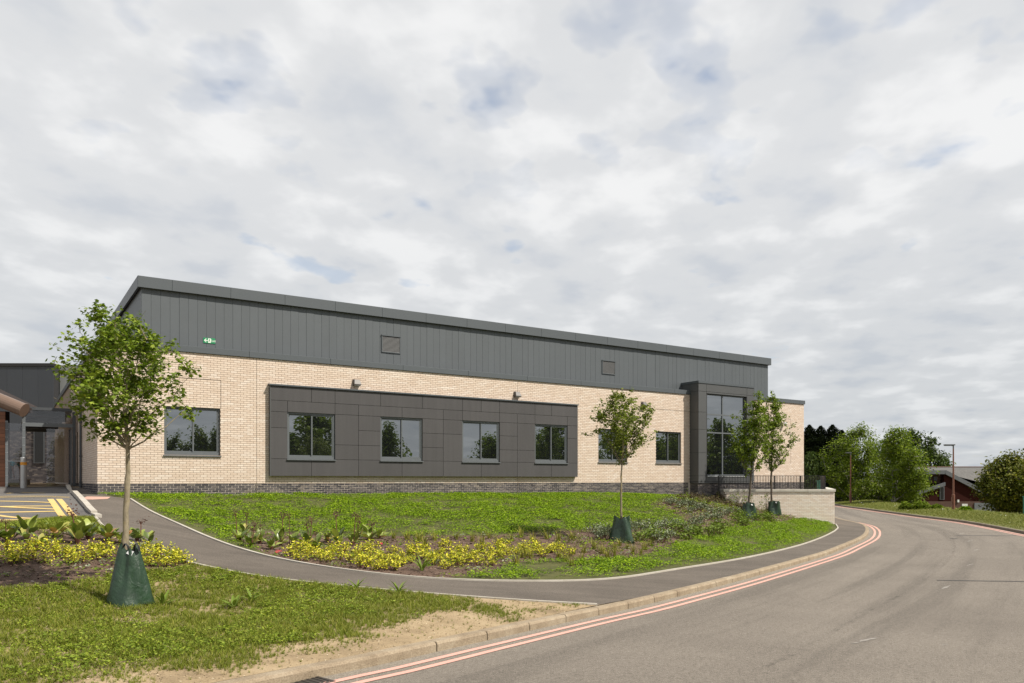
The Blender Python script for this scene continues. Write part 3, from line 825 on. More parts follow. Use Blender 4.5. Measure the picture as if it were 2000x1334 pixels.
# ------------------------------------------------------------------ the brick building (local: x along the front, y back, z up from the ground at the corner)
BASE_H = 0.46
ANG = math.atan2(DY, DX)
def lz(a): return a + BASE_H                    # height above the eye -> local z
BL = 36.17
bld = empty('brick_building', (COR[0], COR[1], EYE - BASE_H), ANG,
            'long cream brick building with dark grey clad upper storey and slate grey window bay', 'building')
Z_PL = -0.116                                   # top of the dark brick plinth, above the eye
Z_CB, Z_CT = 4.385, 4.60                        # parapet capping
def rect_px(x0, x1, yt, yb, s, xr=None):
    xr = xr or (x0+x1)/2
    return (t_of(x0, s), t_of(x1, s), z_of(xr, yb, s), z_of(xr, yt, s))

# window openings in the brick (t0, t1, z0, z1 above the eye)
W_L = (t_of(320.5), t_of(430.3), z_of(430, 890), z_of(430, 797.5))
W_R1 = (t_of(1168.6), t_of(1168.6)+1.80, z_of(1300, 904.5), z_of(1283, 841.3))
W_R2 = (t_of(1281.2), t_of(1330.2), z_of(1300, 904.5), z_of(1283, 841.3))
TW0 = 26.9; TWP = 0.60                          # tower: start along the front, projection
TW1 = TW0 + 4.23
BAYP = 0.17
BAY = (t_of(528.8, -BAYP), t_of(1128, -BAYP), z_of(529, 929.7, -BAYP), z_of(529, 752, -BAYP))

def courses(u0, u1, z0, z1, holes, phase=0.0, H=0.075, Lb=0.225, j=0.010):
    """bricks in stretcher bond: (ua, ub, za, zb) with openings left free"""
    out = []; n = int(round((z1-z0)/H))
    for r in range(n):
        za = z1 - (r+1)*H + j/2; zb = z1 - r*H - j/2
        if za < z0 - 0.02: break
        zc = (za+zb)/2
        off = phase + (Lb/2 if r % 2 else 0.0)
        k0 = int(math.floor((u0-off)/Lb))-1
        u = off + k0*Lb
        while u < u1:
            a, b = max(u, u0) + (j/2 if u >= u0 else 0), min(u+Lb, u1) - (j/2 if u+Lb <= u1 else 0)
            u += Lb
            segs = [(a, b)] if b-a > 0.03 else []
            for (h0, h1, g0, g1) in holes:
                if g0 < zc < g1:
                    ns = []
                    for (p, q) in segs:
                        if q <= h0 or p >= h1: ns.append((p, q)); continue
                        if h0-p > 0.025: ns.append((p, h0))
                        if q-h1 > 0.025: ns.append((h1, q))
                    segs = ns
            for (p, q) in segs: out.append((p, q, za, zb))
    return out
def brick_stuff(name, B, mat, parent, depth=0.014, frame='front', base=0.0, seed=1):
    """all given bricks as one joined part. frame: front -> u=x, faces -y; left -> u=y, faces -x"""
    B = np.array(B); n = len(B); rr_ = np.random.RandomState(seed)
    jit = rr_.uniform(-0.0025, 0.0025, n)
    ua, ub, za, zb = B.T
    V = np.empty((n, 8, 3))
    f0 = base + jit; f1 = base + depth
    for k, (u, z) in enumerate(((ua, za), (ub, za), (ub, zb), (ua, zb))):
        if frame == 'front':
            V[:, k] = np.column_stack([u, f0, z]); V[:, k+4] = np.column_stack([u, np.full(n, f1), z])
        else:
            V[:, k] = np.column_stack([f0, u, z]); V[:, k+4] = np.column_stack([np.full(n, f1), u, z])
    fs = [(0,1,2,3), (0,4,5,1), (1,5,6,2), (2,6,7,3), (3,7,4,0)]
    if frame != 'front': fs = [f[::-1] for f in fs]
    fl = np.array(fs).ravel()
    FL = (fl[None, :] + (np.arange(n)*8)[:, None]).ravel()
    o = link(name, mesh_np(name, V.reshape(-1, 3), FL, np.full(n*5, 4), mat), parent)
    return tag(o, kind='stuff')
def single_bricks(B, mat, parent, depth=0.014, base=0.0, j=0.010):
    full = MB(); full.box(-0.1125+j/2, 0.1125-j/2, -0.0, depth, -0.0375+j/2, 0.0375-j/2)
    first = None; rr_ = random.Random(4)
    for (ua, ub, za, zb) in B:
        loc = ((ua+ub)/2, base + rr_.uniform(-.0025, .0025), (za+zb)/2)
        if first is None: first = full.build('brick', mat, parent, loc=loc)
        else:
            c_ = first.copy(); COL.objects.link(c_); c_.location = loc
        
def core(name, u0, u1, z0, z1, holes, mat, parent, frame='front', base=0.012, thick=0.3):
    us = sorted({u0, u1, *[h for H_ in holes for h in H_[:2] if u0 < h < u1]})
    zs = sorted({z0, z1, *[h for H_ in holes for h in H_[2:] if z0 < h < z1]})
    m = MB()
    for a, b in zip(us[:-1], us[1:]):
        for c, d in zip(zs[:-1], zs[1:]):
            uc, zc = (a+b)/2, (c+d)/2
            if any(h[0] < uc < h[1] and h[2] < zc < h[3] for h in holes): continue
            if frame == 'front': m.box(a, b, base, base+thick, c, d)
            else: m.box(base, base+thick, a, b, c, d)
    return m.build(name, mat, parent)
def H(h): return (h[0], h[1], lz(h[2]), lz(h[3]))
holes = [H(W_L), H(W_R1), H(W_R2)]
TWH = (TW0+0.01, TW1-0.01, lz(-2), lz(6))
# --- cream wall
wall = core('wall', 0.012, BL, lz(Z_PL), lz(Z_CB), holes, M['mortar'], bld)
skip = [(BAY[0]+0.05, BAY[1]-0.05, lz(BAY[2])+0.05, lz(BAY[3])-0.1), TWH]
B = courses(0.0, BL, lz(Z_PL), lz(Z_CB), holes + skip)
fullb = sorted([b for b in B if abs((b[1]-b[0])-0.215) < 0.003], key=lambda b: b[0])
near = [b for b in fullb if b[0] > 0.1][:300]; ns = set(near)
single_bricks(near, M['brick1'], wall)
brick_stuff('bricks', [b for b in B if b not in ns], M['brick'], wall)
# --- plinth
pl = core('plinth', 0.02, BL, lz(-1.7), lz(Z_PL)-0.001, [], M['mortar_pale'], bld, base=0.014)
B = courses(0.0, BL, lz(-1.5), lz(Z_PL)-0.003, [(TW0-0.1, TW1+0.02, lz(-3), lz(3))], 0.05, j=0.016)
fullb = sorted([b for b in B if abs((b[1]-b[0])-0.209) < 0.003 and b[2] > lz(-0.75)], key=lambda b: b[0])
near = [b for b in fullb][:300]; ns = set(near)
single_bricks(near, M['plinth1'], pl, base=0.005, j=0.016)
brick_stuff('bricks', [b for b in B if b not in ns], M['plinth'], pl, base=0.005)
# --- left wall (in shade)
LWL = 26.0
lw_win = [(9.0 + k*1.25, 9.35 + k*1.25, lz(.25), lz(1.9)) for k in range(3)] + [(7.9, 8.6, lz(-.2), lz(2.0))]
wl_ = core('side_wall', 0.32, LWL, lz(Z_PL), lz(Z_CB), lw_win, M['mortar'], bld, frame='left')
B = courses(0.018, 12.0, lz(Z_PL), lz(Z_CB), lw_win, 0.1125)
brick_stuff('bricks', B, M['brick'], wl_, frame='left', seed=2)
pls = core('side_plinth', 0.33, LWL, lz(-1.2), lz(Z_PL)-0.001, [], M['mortar_pale'], bld, frame='left', base=0.014)
B = courses(0.02, 12.0, lz(-0.7), lz(Z_PL)-0.003, [], 0.15)
brick_stuff('bricks', B, M['plinth'], pls, frame='left', base=0.002, seed=3)
for w in lw_win:
    m = MB(); m.box(0.10, 0.14, w[0], w[1], w[2], w[3]); m.build('window', M['glass'], bld)
    m = MB(); m.box(-0.02, 0.10, w[0]-0.03, w[1]+0.03, w[2]-0.05, w[2]-0.003); m.build('window_sill', M['frame'], bld)
# right end and back: closed volume so that the light behaves
m = MB(); m.box(BL-0.3, BL-0.001, 0.33, LWL, lz(-2.0), lz(Z_CB)-0.002); m.build('end_wall', M['brick'], bld)
m = MB(); m.box(0.34, BL-0.31, LWL-0.3, LWL-0.002, lz(-1.5), lz(Z_CB)-0.002); m.build('back_wall', M['brick'], bld)
m = MB(); m.box(0.33, BL-0.32, 0.33, LWL-0.31, lz(Z_CB)-0.15, lz(Z_CB)+0.1); m.build('low_roof', M['navy'], bld)
# --- parapet capping in lengths
def lengths(a, b, step, first=None):
    xs = [a]; x = a + (first or step)
    while x < b - 0.4: xs.append(x); x += step
    xs.append(b); return list(zip(xs[:-1], xs[1:]))
for a, b in lengths(-0.055, TW0-0.002, 3.0, 4.85) + lengths(TW1+0.002, BL+0.055, 3.0, 1.6):
    m = MB(); m.bbox(a+0.003, b-0.003, -0.055, 0.34, lz(Z_CB)+0.002, lz(Z_CT), 0.006); m.build('parapet_capping', M['fascia'], bld)
for a, b in lengths(0.345, LWL, 3.0):
    m = MB(); m.box(-0.055, 0.33, a+0.003, b-0.003, lz(Z_CB)+0.002, lz(Z_CT)); m.build('parapet_capping', M['fascia'], bld)
m = MB(); m.box(BL-0.3, BL+0.055, 0.345, LWL, lz(Z_CB)+0.002, lz(Z_CT)); m.build('parapet_capping', M['fascia'], bld)

# --- clad upper storey
CS = 0.60                                        # set back behind the brick
CT0, CT1 = t_of(276.3, CS), t_of(1500, CS)
CZ0, CZ1 = 4.30, 6.56
FZ0, FZ1 = 6.53, 6.915
ctr = core('upper_storey', CT0+0.02, CT1-0.02, lz(CZ0), lz(CZ1)+0.1, [], M['clad_joint'], bld, base=CS+0.03, thick=0.25)
m = MB(); m.box(CT0+0.03, CT0+0.28, CS+0.29, 17.0, lz(CZ0), lz(CZ1)+0.1); m.build('upper_side', M['clad_joint'], bld)
m = MB(); m.box(CT1-0.28, CT1-0.01, CS+0.29, 17.0, lz(CZ0), lz(CZ1)+0.1); m.build('upper_end', M['clad'], bld)
# louvre openings interrupt the panels
LV = [rect_px(744.8, 782, 655.5, 689.5, CS), rect_px(1175.6, 1201.2, 704.2, 731.2, CS)]
PW = 0.30
x = CT0; first = None
i = 0
pan = MB(); pan.bbox(0.0015, PW-0.0015, 0.0, 0.028, lz(CZ0), lz(CZ1), 0.0035)
rr_ = random.Random(8)
while x < CT1 - 0.02:
    wdt = min(PW, CT1-x)
    if abs(wdt-PW) < 0.001:
        if first is None: first = pan.build('cladding_panel', M['clad'], ctr, loc=(x, CS, 0))
        else:
            c_ = first.copy(); COL.objects.link(c_); c_.location = (x, CS, 0)
            c_.rotation_euler = (rr_.uniform(-.0008, .0008), 0, rr_.uniform(-.0025, .0025))
    else:
        m = MB(); m.bbox(0.0015, wdt, 0, 0.028, lz(CZ0), lz(CZ1), 0.0035); m.build('cladding_panel', M['clad'], ctr, loc=(x, CS, 0))
    x += PW; i += 1
# side panels
first = None; y = CS + 0.03
while y < 14.0:
    if first is None:
        m = MB(); m.box(0, 0.028, 0.002, PW-0.002, lz(CZ0), lz(CZ1)); first = m.build('cladding_panel', M['clad'], bld, loc=(CT0, y, 0))
    else:
        c_ = first.copy(); COL.objects.link(c_); c_.location = (CT0, y, 0)
    y += PW
# roof with deep fascia
OV = 0.13
for a, b in lengths(CT0-OV, CT1+OV, 1.95, 1.08):
    m = MB(); m.bbox(a+0.002, b-0.002, CS-OV, CS-OV+0.06, lz(FZ0), lz(FZ1), 0.006); m.build('roof_fascia', M['fascia'], bld)
for a, b in lengths(CS-OV+0.06, 17.0, 1.95):
    m = MB(); m.box(CT0-OV, CT0-OV+0.06, a+0.002, b-0.002, lz(FZ0), lz(FZ1)); m.build('roof_fascia', M['fascia'], bld)
m = MB(); m.box(CT1+OV-0.06, CT1+OV, CS-OV+0.062, 17.0, lz(FZ0), lz(FZ1)); m.build('roof_fascia', M['fascia'], bld)
m = MB(); m.box(CT0-OV+0.062, CT1+OV-0.062, CS-OV+0.063, 17.1, lz(FZ0)+0.03, lz(FZ1)-0.02); m.build('roof', M['clad_joint'], bld)
# louvres
M['slat'] = plain('dark grey slat', (0.022, 0.024, 0.026), 0.6)
for r_ in LV:
    lv = empty('louvre_vent'); lv.parent = bld
    lv.location = (r_[0], CS, lz(r_[2])); w_, h_ = r_[1]-r_[0], r_[3]-r_[2]
    MB().box(0.0, w_, -0.006, -0.0015, 0.0, h_).build('back_plate', M['clad_joint'], lv)
    fr = MB(); fr.box(0, 0.035, -0.035, -0.006, 0, h_); fr.box(w_-0.035, w_, -0.035, -0.006, 0, h_); fr.box(0.035, w_-0.035, -0.035, -0.006, 0, 0.035); fr.box(-0.01, w_+0.01, -0.05, -0.006, h_-0.04, h_)
    fr.build('vent_frame', M['fascia'], lv)
    nsl = 13
    for k in range(nsl):
        z = 0.04 + (h_-0.09)*k/nsl; dz = (h_-0.09)/nsl
        MB().quad((0.036, -0.03, z), (w_-0.036, -0.03, z), (w_-0.036, -0.008, z+dz*1.05), (0.036, -0.008, z+dz*1.05)).build('slat', M['slat'], lv)
# movement joints in the brickwork
M['mastic'] = plain('mastic joint', (0.16, 0.13, 0.10), 0.8)
M['mastic_dark'] = plain('dark slip joint', (0.06, 0.045, 0.035), 0.8)
def vjoint(px, ya, yb, mat=M['mastic'], w=0.012):
    t = t_of(px); m = MB(); m.box(t-w/2, t+w/2, -0.004, 0.001, lz(z_of(px, yb)), lz(z_of(px, ya))); m.build('movement_joint', mat, bld)
def hjoint(pa, pb, y, mat=M['mastic_dark'], w=0.012):
    z = z_of(pb, y); m = MB(); m.box(t_of(pa), t_of(pb), -0.004, 0.001, lz(z)-w/2, lz(z)+w/2); m.build('movement_joint', mat, bld)
vjoint(501.5, 700, 975); vjoint(1011.3, 745, 792); vjoint(1011.3, 931, 985)
vjoint(431.5, 743, 797, M['mastic_dark']); hjoint(330, 431.5, 742.8)
hjoint(1168.6, 1228, 797.5); hjoint(1282, 1346.5, 803.5)
vjoint(1544.5, 819, 906, M['mastic_dark']); hjoint(1497, 1544.5, 818.8)

# --- windows
def sliding_window(r, s_face, recess, name='window', sill=True, order=0):
    """two sashes, the one nearer the eye in front; r = (t0,t1,z0,z1) above the eye"""
    t0, t1, z0, z1 = r; z0, z1 = lz(z0), lz(z1)
    w = empty(name); w.parent = bld; w.location = (0, 0, 0)
    f0 = s_face + recess
    fr = 0.055
    b = MB(); b.box(t0, t1, f0+0.10, f0+0.13, z0, z1); b.build('back_panel', M['clad_joint'], w)
    b = MB()
    b.box(t0, t0+fr, f0, f0+0.10, z0, z1); b.box(t1-fr, t1, f0, f0+0.10, z0, z1)
    b.box(t0+fr, t1-fr, f0, f0+0.10, z1-fr, z1); b.box(t0+fr, t1-fr, f0, f0+0.10, z0, z0+0.10)
    b.build('frame', M['frame'], w)
    tm = (t0+t1)/2 + 0.04
    for k, (a, c, dep) in enumerate(((t0+fr+.002, tm+0.03, 0.062), (tm-0.03, t1-fr-.002, 0.022))):
        b = MB(); sf = 0.045; y0, y1 = f0+dep, f0+dep+0.034; zb, zt = z0+0.102, z1-fr-0.002
        b.box(a, a+sf, y0, y1, zb, zt); b.box(c-sf, c, y0, y1, zb, zt); b.box(a+sf, c-sf, y0, y1, zt-sf, zt); b.box(a+sf, c-sf, y0, y1, zb, zb+sf)
        b.build('sash', M['frame'], w)
        b = MB(); b.box(a+sf, c-sf, y0+0.012, y0+0.022, zb+sf, zt-sf); b.build('pane', M['glass'], w)
    if sill:
        b = MB(); b.prism([(s_face-0.055, z0-0.045), (s_face-0.055, z0-0.012), (f0+0.02, z0-0.002), (f0+0.02, z0-0.045)], 'x', t0-0.03, t1+0.03); b.build('sill', M['frame'], w)
    return w
wL = sliding_window(W_L, 0.0, 0.07)
wR1 = sliding_window(W_R1, 0.0, 0.06); wR2 = sliding_window(W_R2, 0.0, 0.06)

# --- window bay of charcoal panels
bay = MB(); bay.box(BAY[0]+0.012, BAY[1]-0.012, -BAYP+0.03, -0.004, lz(BAY[2])+0.012, lz(BAY[3]))
HS = 0.03                                          # panel face in front of the joint plane
def tb(px): return t_of(px, -BAYP)
X = [529.0, 561.6, 608.5, 654.4, 700.3, 743.5, 785.3, 825.1, 865.9, 903.3, 940.0, 975.8, 1010.4, 1045.1, 1077.4, 1108.4, 1127.8]
T = [tb(x) for x in X]
def zl(px, py): return z_of(px, py, -BAYP)
ZT = BAY[3]; ZA = zl(529.3, 781.1); ZB = zl(529.3, 803.2); ZS = zl(529.3, 895.7); ZBOT = BAY[2]
Z1 = zl(529.3, 834.8); Z2 = zl(700, 869.8); Z3 = zl(720, 841.5); Z4 = zl(845, 846.5); Z5 = zl(845, 874.2); Z6 = zl(885, 848.2); Z7 = zl(993, 851.6); Z8 = zl(993, 878.8); Z9 = zl(1027, 879.7); Z10 = zl(1118, 856.6)
baywin = [(1, 3), (5, 7), (9, 11), (13, 15)]
bayr = bay
# backing in strips, open where the windows are
us = [BAY[0]+0.012] + [T[i] for w in baywin for i in w] + [BAY[1]-0.012]
bb = MB()
for k in range(0, len(us)-1):
    a, b = us[k], us[k+1]
    if k % 2 == 0: bb.box(a, b, -BAYP+HS, -0.004, lz(ZBOT)+0.012, lz(ZT))
    else:
        bb.box(a, b, -BAYP+HS, -0.004, lz(ZBOT)+0.012, lz(ZS)); bb.box(a, b, -BAYP+HS, -0.004, lz(ZB), lz(ZT))
bayo = bb.build('window_bay', M['clad_joint'], bld)
def panel(i, j, za, zb):
    m = MB(); g_ = 0.006
    m.bbox(T[i]+g_, T[j]-g_, -BAYP, -BAYP+HS-0.002, lz(za)+g_, lz(zb)-g_, 0.002); m.build('fibre_cement_panel', M['fibre'], bayo)
for a, b in ((0,2),(2,3),(3,5),(5,7),(7,9),(9,10),(10,11),(11,13),(13,14),(14,16)): panel(a, b, ZA, ZT)
for a, b in ((0,1),(1,3),(3,4),(4,6),(6,8),(8,9),(9,11),(11,12),(12,13),(13,15),(15,16)): panel(a, b, ZB, ZA)
panel(0, 1, Z1, ZB); panel(0, 1, ZS, Z1)
panel(3, 4, Z2, ZB); panel(3, 5, ZS, Z2) if False else panel(3, 4, ZS, Z2)
panel(4, 5, Z3, ZB); panel(4, 5, Z2, Z3); panel(4, 5, ZS, Z2)
panel(7, 8, Z4, ZB); panel(7, 8, Z5, Z4); panel(7, 8, ZS, Z5)
panel(8, 9, Z6, ZB); panel(8, 9, ZS, Z6)
panel(11, 12, Z7, ZB); panel(11, 12, Z8, Z7); panel(11, 12, ZS, Z8)
panel(12, 13, Z9, ZB); panel(12, 13, ZS, Z9)
panel(15, 16, Z10, ZB); panel(15, 16, ZS, Z10)
for a, b in ((0,2),(2,4),(4,6),(6,8),(8,10),(10,12),(12,14),(14,16)): panel(a, b, ZBOT, ZS)
m = MB(); m.box(BAY[0]-0.025, BAY[0]+0.010, -BAYP-0.001, -0.004, lz(ZBOT), lz(ZT)); m.box(BAY[1]-0.010, BAY[1]+0.012, -BAYP-0.001, -0.004, lz(ZBOT), lz(ZT)); m.build('side_trim', M['tower'], bayo)
m = MB(); m.prism([(-BAYP-0.055, lz(ZT)-0.035+0.03), (-BAYP-0.055, lz(ZT)+0.045), (-0.004, lz(ZT)+0.075), (-0.004, lz(ZT)+0.002), (-BAYP-0.03, lz(ZT)+0.002)], 'x', BAY[0]-0.05, BAY[1]+0.05); m.build('bay_capping', M['fascia'], bayo)
for (i, j) in baywin:
    sliding_window((T[i], T[j], ZS, ZB), -BAYP, 0.05)

# --- wall lights
def wall_light(px, py):
    t, z = t_of(px), lz(z_of(px, py))
    r_ = empty('wall_light'); r_.parent = bld; r_.location = (t, 0, z)
    m = MB(); m.v = [(-.14,-.004,-.13),(.14,-.004,-.13),(.14,-.004,.13),(-.14,-.004,.13), (-.14,-.20,-.07),(.14,-.20,-.07),(.10,-.11,.10),(-.10,-.11,.10), (-.14,-.20,-.10),(.14,-.20,-.10)]
    m.f = [(0,1,9,8),(8,9,5,4),(4,5,6,7),(7,6,2,3),(1,2,6,5,9),(0,8,4,7,3)]
    m.build('housing', M['lampmetal'], r_, recalc=True)
    m = MB(); m.box(-.11, .11, -.18, -.03, -.128, -.112); m.build('lens', M['lamplens'], r_)
M['lampmetal'] = plain('bronze grey lamp housing', (0.075, 0.066, 0.06), 0.5, metal=0.0)
M['lamplens'] = plain('frosted lens', (0.45, 0.45, 0.42), 0.4)
for p in ((695.5, 747.5), (1008.6, 770.5), (1256.5, 790.0)): wall_light(*p)
# dome camera on the right hand end
r_ = empty('dome_camera'); r_.parent = bld; r_.location = (t_of(1528.5), 0, lz(z_of(1528.5, 829)))
M['whiteplastic'] = plain('white plastic', (0.62, 0.62, 0.60), 0.4)
m = MB(); m.box(-.04, .04, -.22, 0, .06, .12); m.build('bracket', M['whiteplastic'], r_)
m = MB(); m.tube([(0,-.18,.10),(0,-.18,.06),(0,-.18,-.02)], [.06,.10,.10], 12); m.build('housing', M['whiteplastic'], r_, smooth=True)
m = MB(); m.tube([(0,-.18,-.02),(0,-.18,-.06),(0,-.18,-.09)], [.075,.06,.02], 12); m.build('dome', M['blackmetal'], r_, smooth=True)

# --- exit sign on the cladding
ex = rect_px(397.0, 420.4, 660.2, 670.6, CS, 408)
sg = empty('exit_sign'); sg.parent = bld; sg.location = (ex[0], CS-0.004, lz(ex[2])); sw, sh = ex[1]-ex[0], ex[3]-ex[2]
M['signgreen'] = plain('sign green', (0.012, 0.21, 0.085), 0.4, var=0.03)
M['signwhite'] = plain('sign white', (0.70, 0.76, 0.66), 0.4, var=0.03)
MB().box(0, sw, -0.012, 0, 0, sh).build('sign_plate', M['signgreen'], sg)
yv = -0.0145
m = MB(); c = sh/2
m.poly([(.05*sw, yv, c), (.22*sw, yv, c+.36*sh), (.26*sw, yv, c+.30*sh), (.17*sw, yv, c+.07*sh), (.36*sw, yv, c+.07*sh), (.36*sw, yv, c-.07*sh), (.17*sw, yv, c-.07*sh), (.26*sw, yv, c-.30*sh), (.22*sw, yv, c-.36*sh)])
m.build('arrow', M['signwhite'], sg)
MB().quad((.39*sw, yv, .09*sh), (.62*sw, yv, .09*sh), (.62*sw, yv, .91*sh), (.39*sw, yv, .91*sh)).build('door_pictogram', M['signwhite'], sg)
m = MB(); y2 = yv-0.002; hx, hz = .505*sw, sh
m.poly([(hx + .035*sw*math.cos(a), y2, .74*sh + .075*sh*math.sin(a)) for a in [2*math.pi*k/10 for k in range(10)]])
for (a_, b_, w_) in (((.505,.66),(.49,.44),.045), ((.50,.63),(.44,.52),.022), ((.505,.62),(.56,.52),.022), ((.49,.45),(.545,.34),.028), ((.545,.34),(.55,.20),.026), ((.485,.45),(.45,.32),.028), ((.45,.32),(.415,.27),.026)):
    ax, az, bx_, bz_ = a_[0]*sw, a_[1]*sh, b_[0]*sw, b_[1]*sh; d_ = math.hypot(bx_-ax, bz_-az); nx, nz = -(bz_-az)/d_*w_*sw/2, (bx_-ax)/d_*w_*sw/2
    m.quad((ax-nx, y2, az-nz), (bx_-nx, y2, bz_-nz), (bx_+nx, y2, bz_+nz), (ax+nx, y2, az+nz))
m.build('running_figure', M['signgreen'], sg)
cu = bpy.data.curves.new('exit_text', 'FONT'); cu.body = 'Exit'; cu.size = sh*0.62; cu.align_x = 'CENTER'
to = bpy.data.objects.new('exit_text', cu); COL.objects.link(to)
dg = bpy.context.evaluated_depsgraph_get(); me = bpy.data.meshes.new_from_object(to.evaluated_get(dg)); bpy.data.objects.remove(to)
me.materials.append(M['signwhite'])
link('lettering', me, sg, (.81*sw, yv, .30*sh), (R(90), 0, 0))

# --- tower bay
tw = empty('window_tower'); tw.parent = bld; tw.location = (TW0, -TWP, 0)
WD = TW1-TW0
def tt(px): return t_of(px, -TWP) - TW0
def zt_(px, py): return lz(z_of(px, py, -TWP))
XF = [0.0, tt(1380.0), tt(1459.0), WD]
ZR = [zt_(1372, y) for y in (748.5, 764.2, 804.8, 838.8, 884.0, 929.2, 940.8)]
ZTT = zt_(1364, 743.2); ZTB = zt_(1364, 948 if False else 943.8)
wx0, wx1, wz0, wz1 = tt(1381.5), tt(1458.0), zt_(1381.5, 929.0), zt_(1381.5, 768.5)
m = MB(); m.box(0.03, wx0-0.004, 0.03, TWP+0.01, ZTB+0.01, ZR[0]); m.box(wx1+0.004, WD-0.03, 0.03, TWP+0.01, ZTB+0.01, ZR[0]); m.box(wx0-0.004, wx1+0.004, 0.03, TWP+0.01, ZTB+0.01, wz0-0.004); m.box(wx0-0.004, wx1+0.004, 0.03, TWP+0.01, wz1+0.004, ZR[0])
m.build('backing', M['clad_joint'], tw)
def tpanel(x0, x1, z0, z1):
    g_ = 0.007; m = MB(); m.bbox(x0+g_, x1-g_, 0.0, 0.028, z0+g_, z1-g_, 0.002); m.build('metal_panel', M['tower'], tw)
for za, zb in zip(ZR[1:], ZR[:-1]): 
    tpanel(XF[0], XF[1], za, zb)
    tpanel(XF[2], XF[3], za, zb)
tpanel(XF[0], XF[3], ZTB, ZR[6])
tpanel(XF[1], XF[2], ZR[1], ZR[0]); tpanel(XF[1], XF[2], wz1, ZR[1]) ; tpanel(XF[1], XF[2], ZR[6], min(ZR[5], wz0-0.02))
def spanel(y0, y1, z0, z1, x=0.0, side=1):
    g_ = 0.007; m = MB(); m.box(x, x+0.028, y0+g_, y1-g_, z0+g_, z1-g_); m.build('metal_panel', M['tower'], tw)
for za, zb in zip(ZR[1:] + [ZTB], ZR):
    spanel(0.03, TWP-0.002, za, zb)
    m = MB(); m.box(WD-0.028, WD, 0.037, TWP-0.009, za+.007, zb-.007); m.build('metal_panel', M['tower'], tw)
# upper part runs back over the parapet to the cladding
m = MB(); m.box(0.0, WD, TWP+0.002, TWP+CS-0.004, lz(Z_CT)-0.2, ZR[0]); m.build('upper_return', M['tower'], tw)
m = MB(); m.box(-0.02, WD+0.02, -0.03, TWP+CS-0.003, ZR[0]+0.002, ZTT); m.build('roof_slab', M['fascia'], tw)
# glazing
gz = 0.11
win = empty('window'); win.parent = tw
fr = 0.06
rows = [wz0, zt_(1400, 845.2), zt_(1400, 809.6), wz1]
cols = [wx0, tt(1414.4), wx1]
m = MB(); m.box(wx0, wx1, gz+0.09, gz+0.12, wz0, wz1); m.build('back_panel', M['clad_joint'], win)
m = MB(); m.box(wx0-0.002, wx1+0.002, -0.03, gz+0.05, wz0-0.055, wz0-0.002); m.build('sill', M['frame_pale'], win)
m = MB(); m.box(wx0-0.003, wx0+0.012, 0.029, gz, wz0, wz1); m.box(wx1-0.012, wx1+0.003, 0.029, gz, wz0, wz1); m.box(wx0+0.012, wx1-0.012, 0.029, gz, wz1-0.012, wz1+0.003); m.build('reveal', M['clad_joint'], win)
m = MB(); m.box(wx0, wx0+fr, gz, gz+0.08, wz0, wz1); m.box(wx1-fr, wx1, gz, gz+0.08, wz0, wz1); m.box(wx0+fr, wx1-fr, gz, gz+0.08, wz0, wz0+fr); m.box(wx0+fr, wx1-fr, gz, gz+0.08, wz1-fr, wz1); m.build('frame', M['frame'], win)
m = MB(); m.box(cols[1]-0.035, cols[1]+0.035, gz-0.005, gz+0.08, wz0+fr, wz1-fr); m.build('mullion', M['frame'], win)
for z in rows[1:3]:
    for a, b in ((wx0+fr, cols[1]-0.035), (cols[1]+0.035, wx1-fr)):
        m = MB(); m.box(a, b, gz, gz+0.08, z-0.035, z+0.035); m.build('transom', M['frame'], win)
for za, zb in zip(rows[:-1], rows[1:]):
    for a, b in ((wx0+fr, cols[1]-0.035), (cols[1]+0.035, wx1-fr)):
        m = MB(); m.box(a, b, gz+0.03, gz+0.04, za+0.03, zb-0.03); m.build('pane', M['glass'], win)
# plinth under the tower
m = MB(); m.box(0.05, WD-0.05, 0.064, TWP+0.03, lz(-1.7), ZTB); tp_ = m.build('plinth', M['mortar_pale'], tw)
B = courses(0.05, WD-0.05, lz(-1.3), ZTB-0.002, [], 0.0); brick_stuff('bricks', B, M['plinth'], tp_, base=0.05, seed=6)
B = courses(0.07, TWP, lz(-1.3), ZTB-0.002, [], 0.0); brick_stuff('bricks', B, M['plinth'], tp_, base=0.036, frame='left', seed=7)
# --- rain water pipe and corner posts on the left side
M['pipe'] = plain('grey rain water pipe', (0.05, 0.055, 0.06), 0.45)
k = (161.0-CX)/F
def s_of(px):                                     # depth along the left wall for a pixel
    kk = (px-CX)/F; return (COR[0]-kk*COR[1])/(kk*DX+DY)
sp = s_of(161.5)
m = MB(); m.tube([(-0.07, sp, lz(-.28)), (-0.07, sp, lz(Z_CB)-0.05)], 0.045, 8)
for z in (-.1, .9, 2.2, 3.6): m.box(-0.125, -0.015, sp-0.055, sp+0.055, lz(z), lz(z)+0.05)
m.build('rainwater_pipe', M['pipe'], bld)
# ------------------------------------------------------------------ retaining wall, terrace, railing
rw = empty('retaining_wall', (10.81, 39.5, EYE-0.586), 0, 'low buff brick retaining wall with pale stone coping beside the footpath', 'wall')
RWL = 16.42-10.81
m = MB(); m.box(0.012, RWL-0.012, 0.014, 0.30, -2.1, 0.0); m.box(0.014, 0.30, 0.301, 0.9, -1.0, 0.0); M['mortar_mid'] = plain('grey buff mortar', (0.34, 0.275, 0.215), 0.95, var=.15, scale=3); wc = m.build('wall_core', M['mortar_mid'], rw)
brick_stuff('bricks', courses(0.0, RWL, -1.95, -0.002, [], 0.0), M['pinkbrick'], wc, seed=9)
brick_stuff('bricks', courses(0.0, 0.9, -0.9, -0.002, [], 0.11), M['pinkbrick'], wc, frame='left', seed=10)
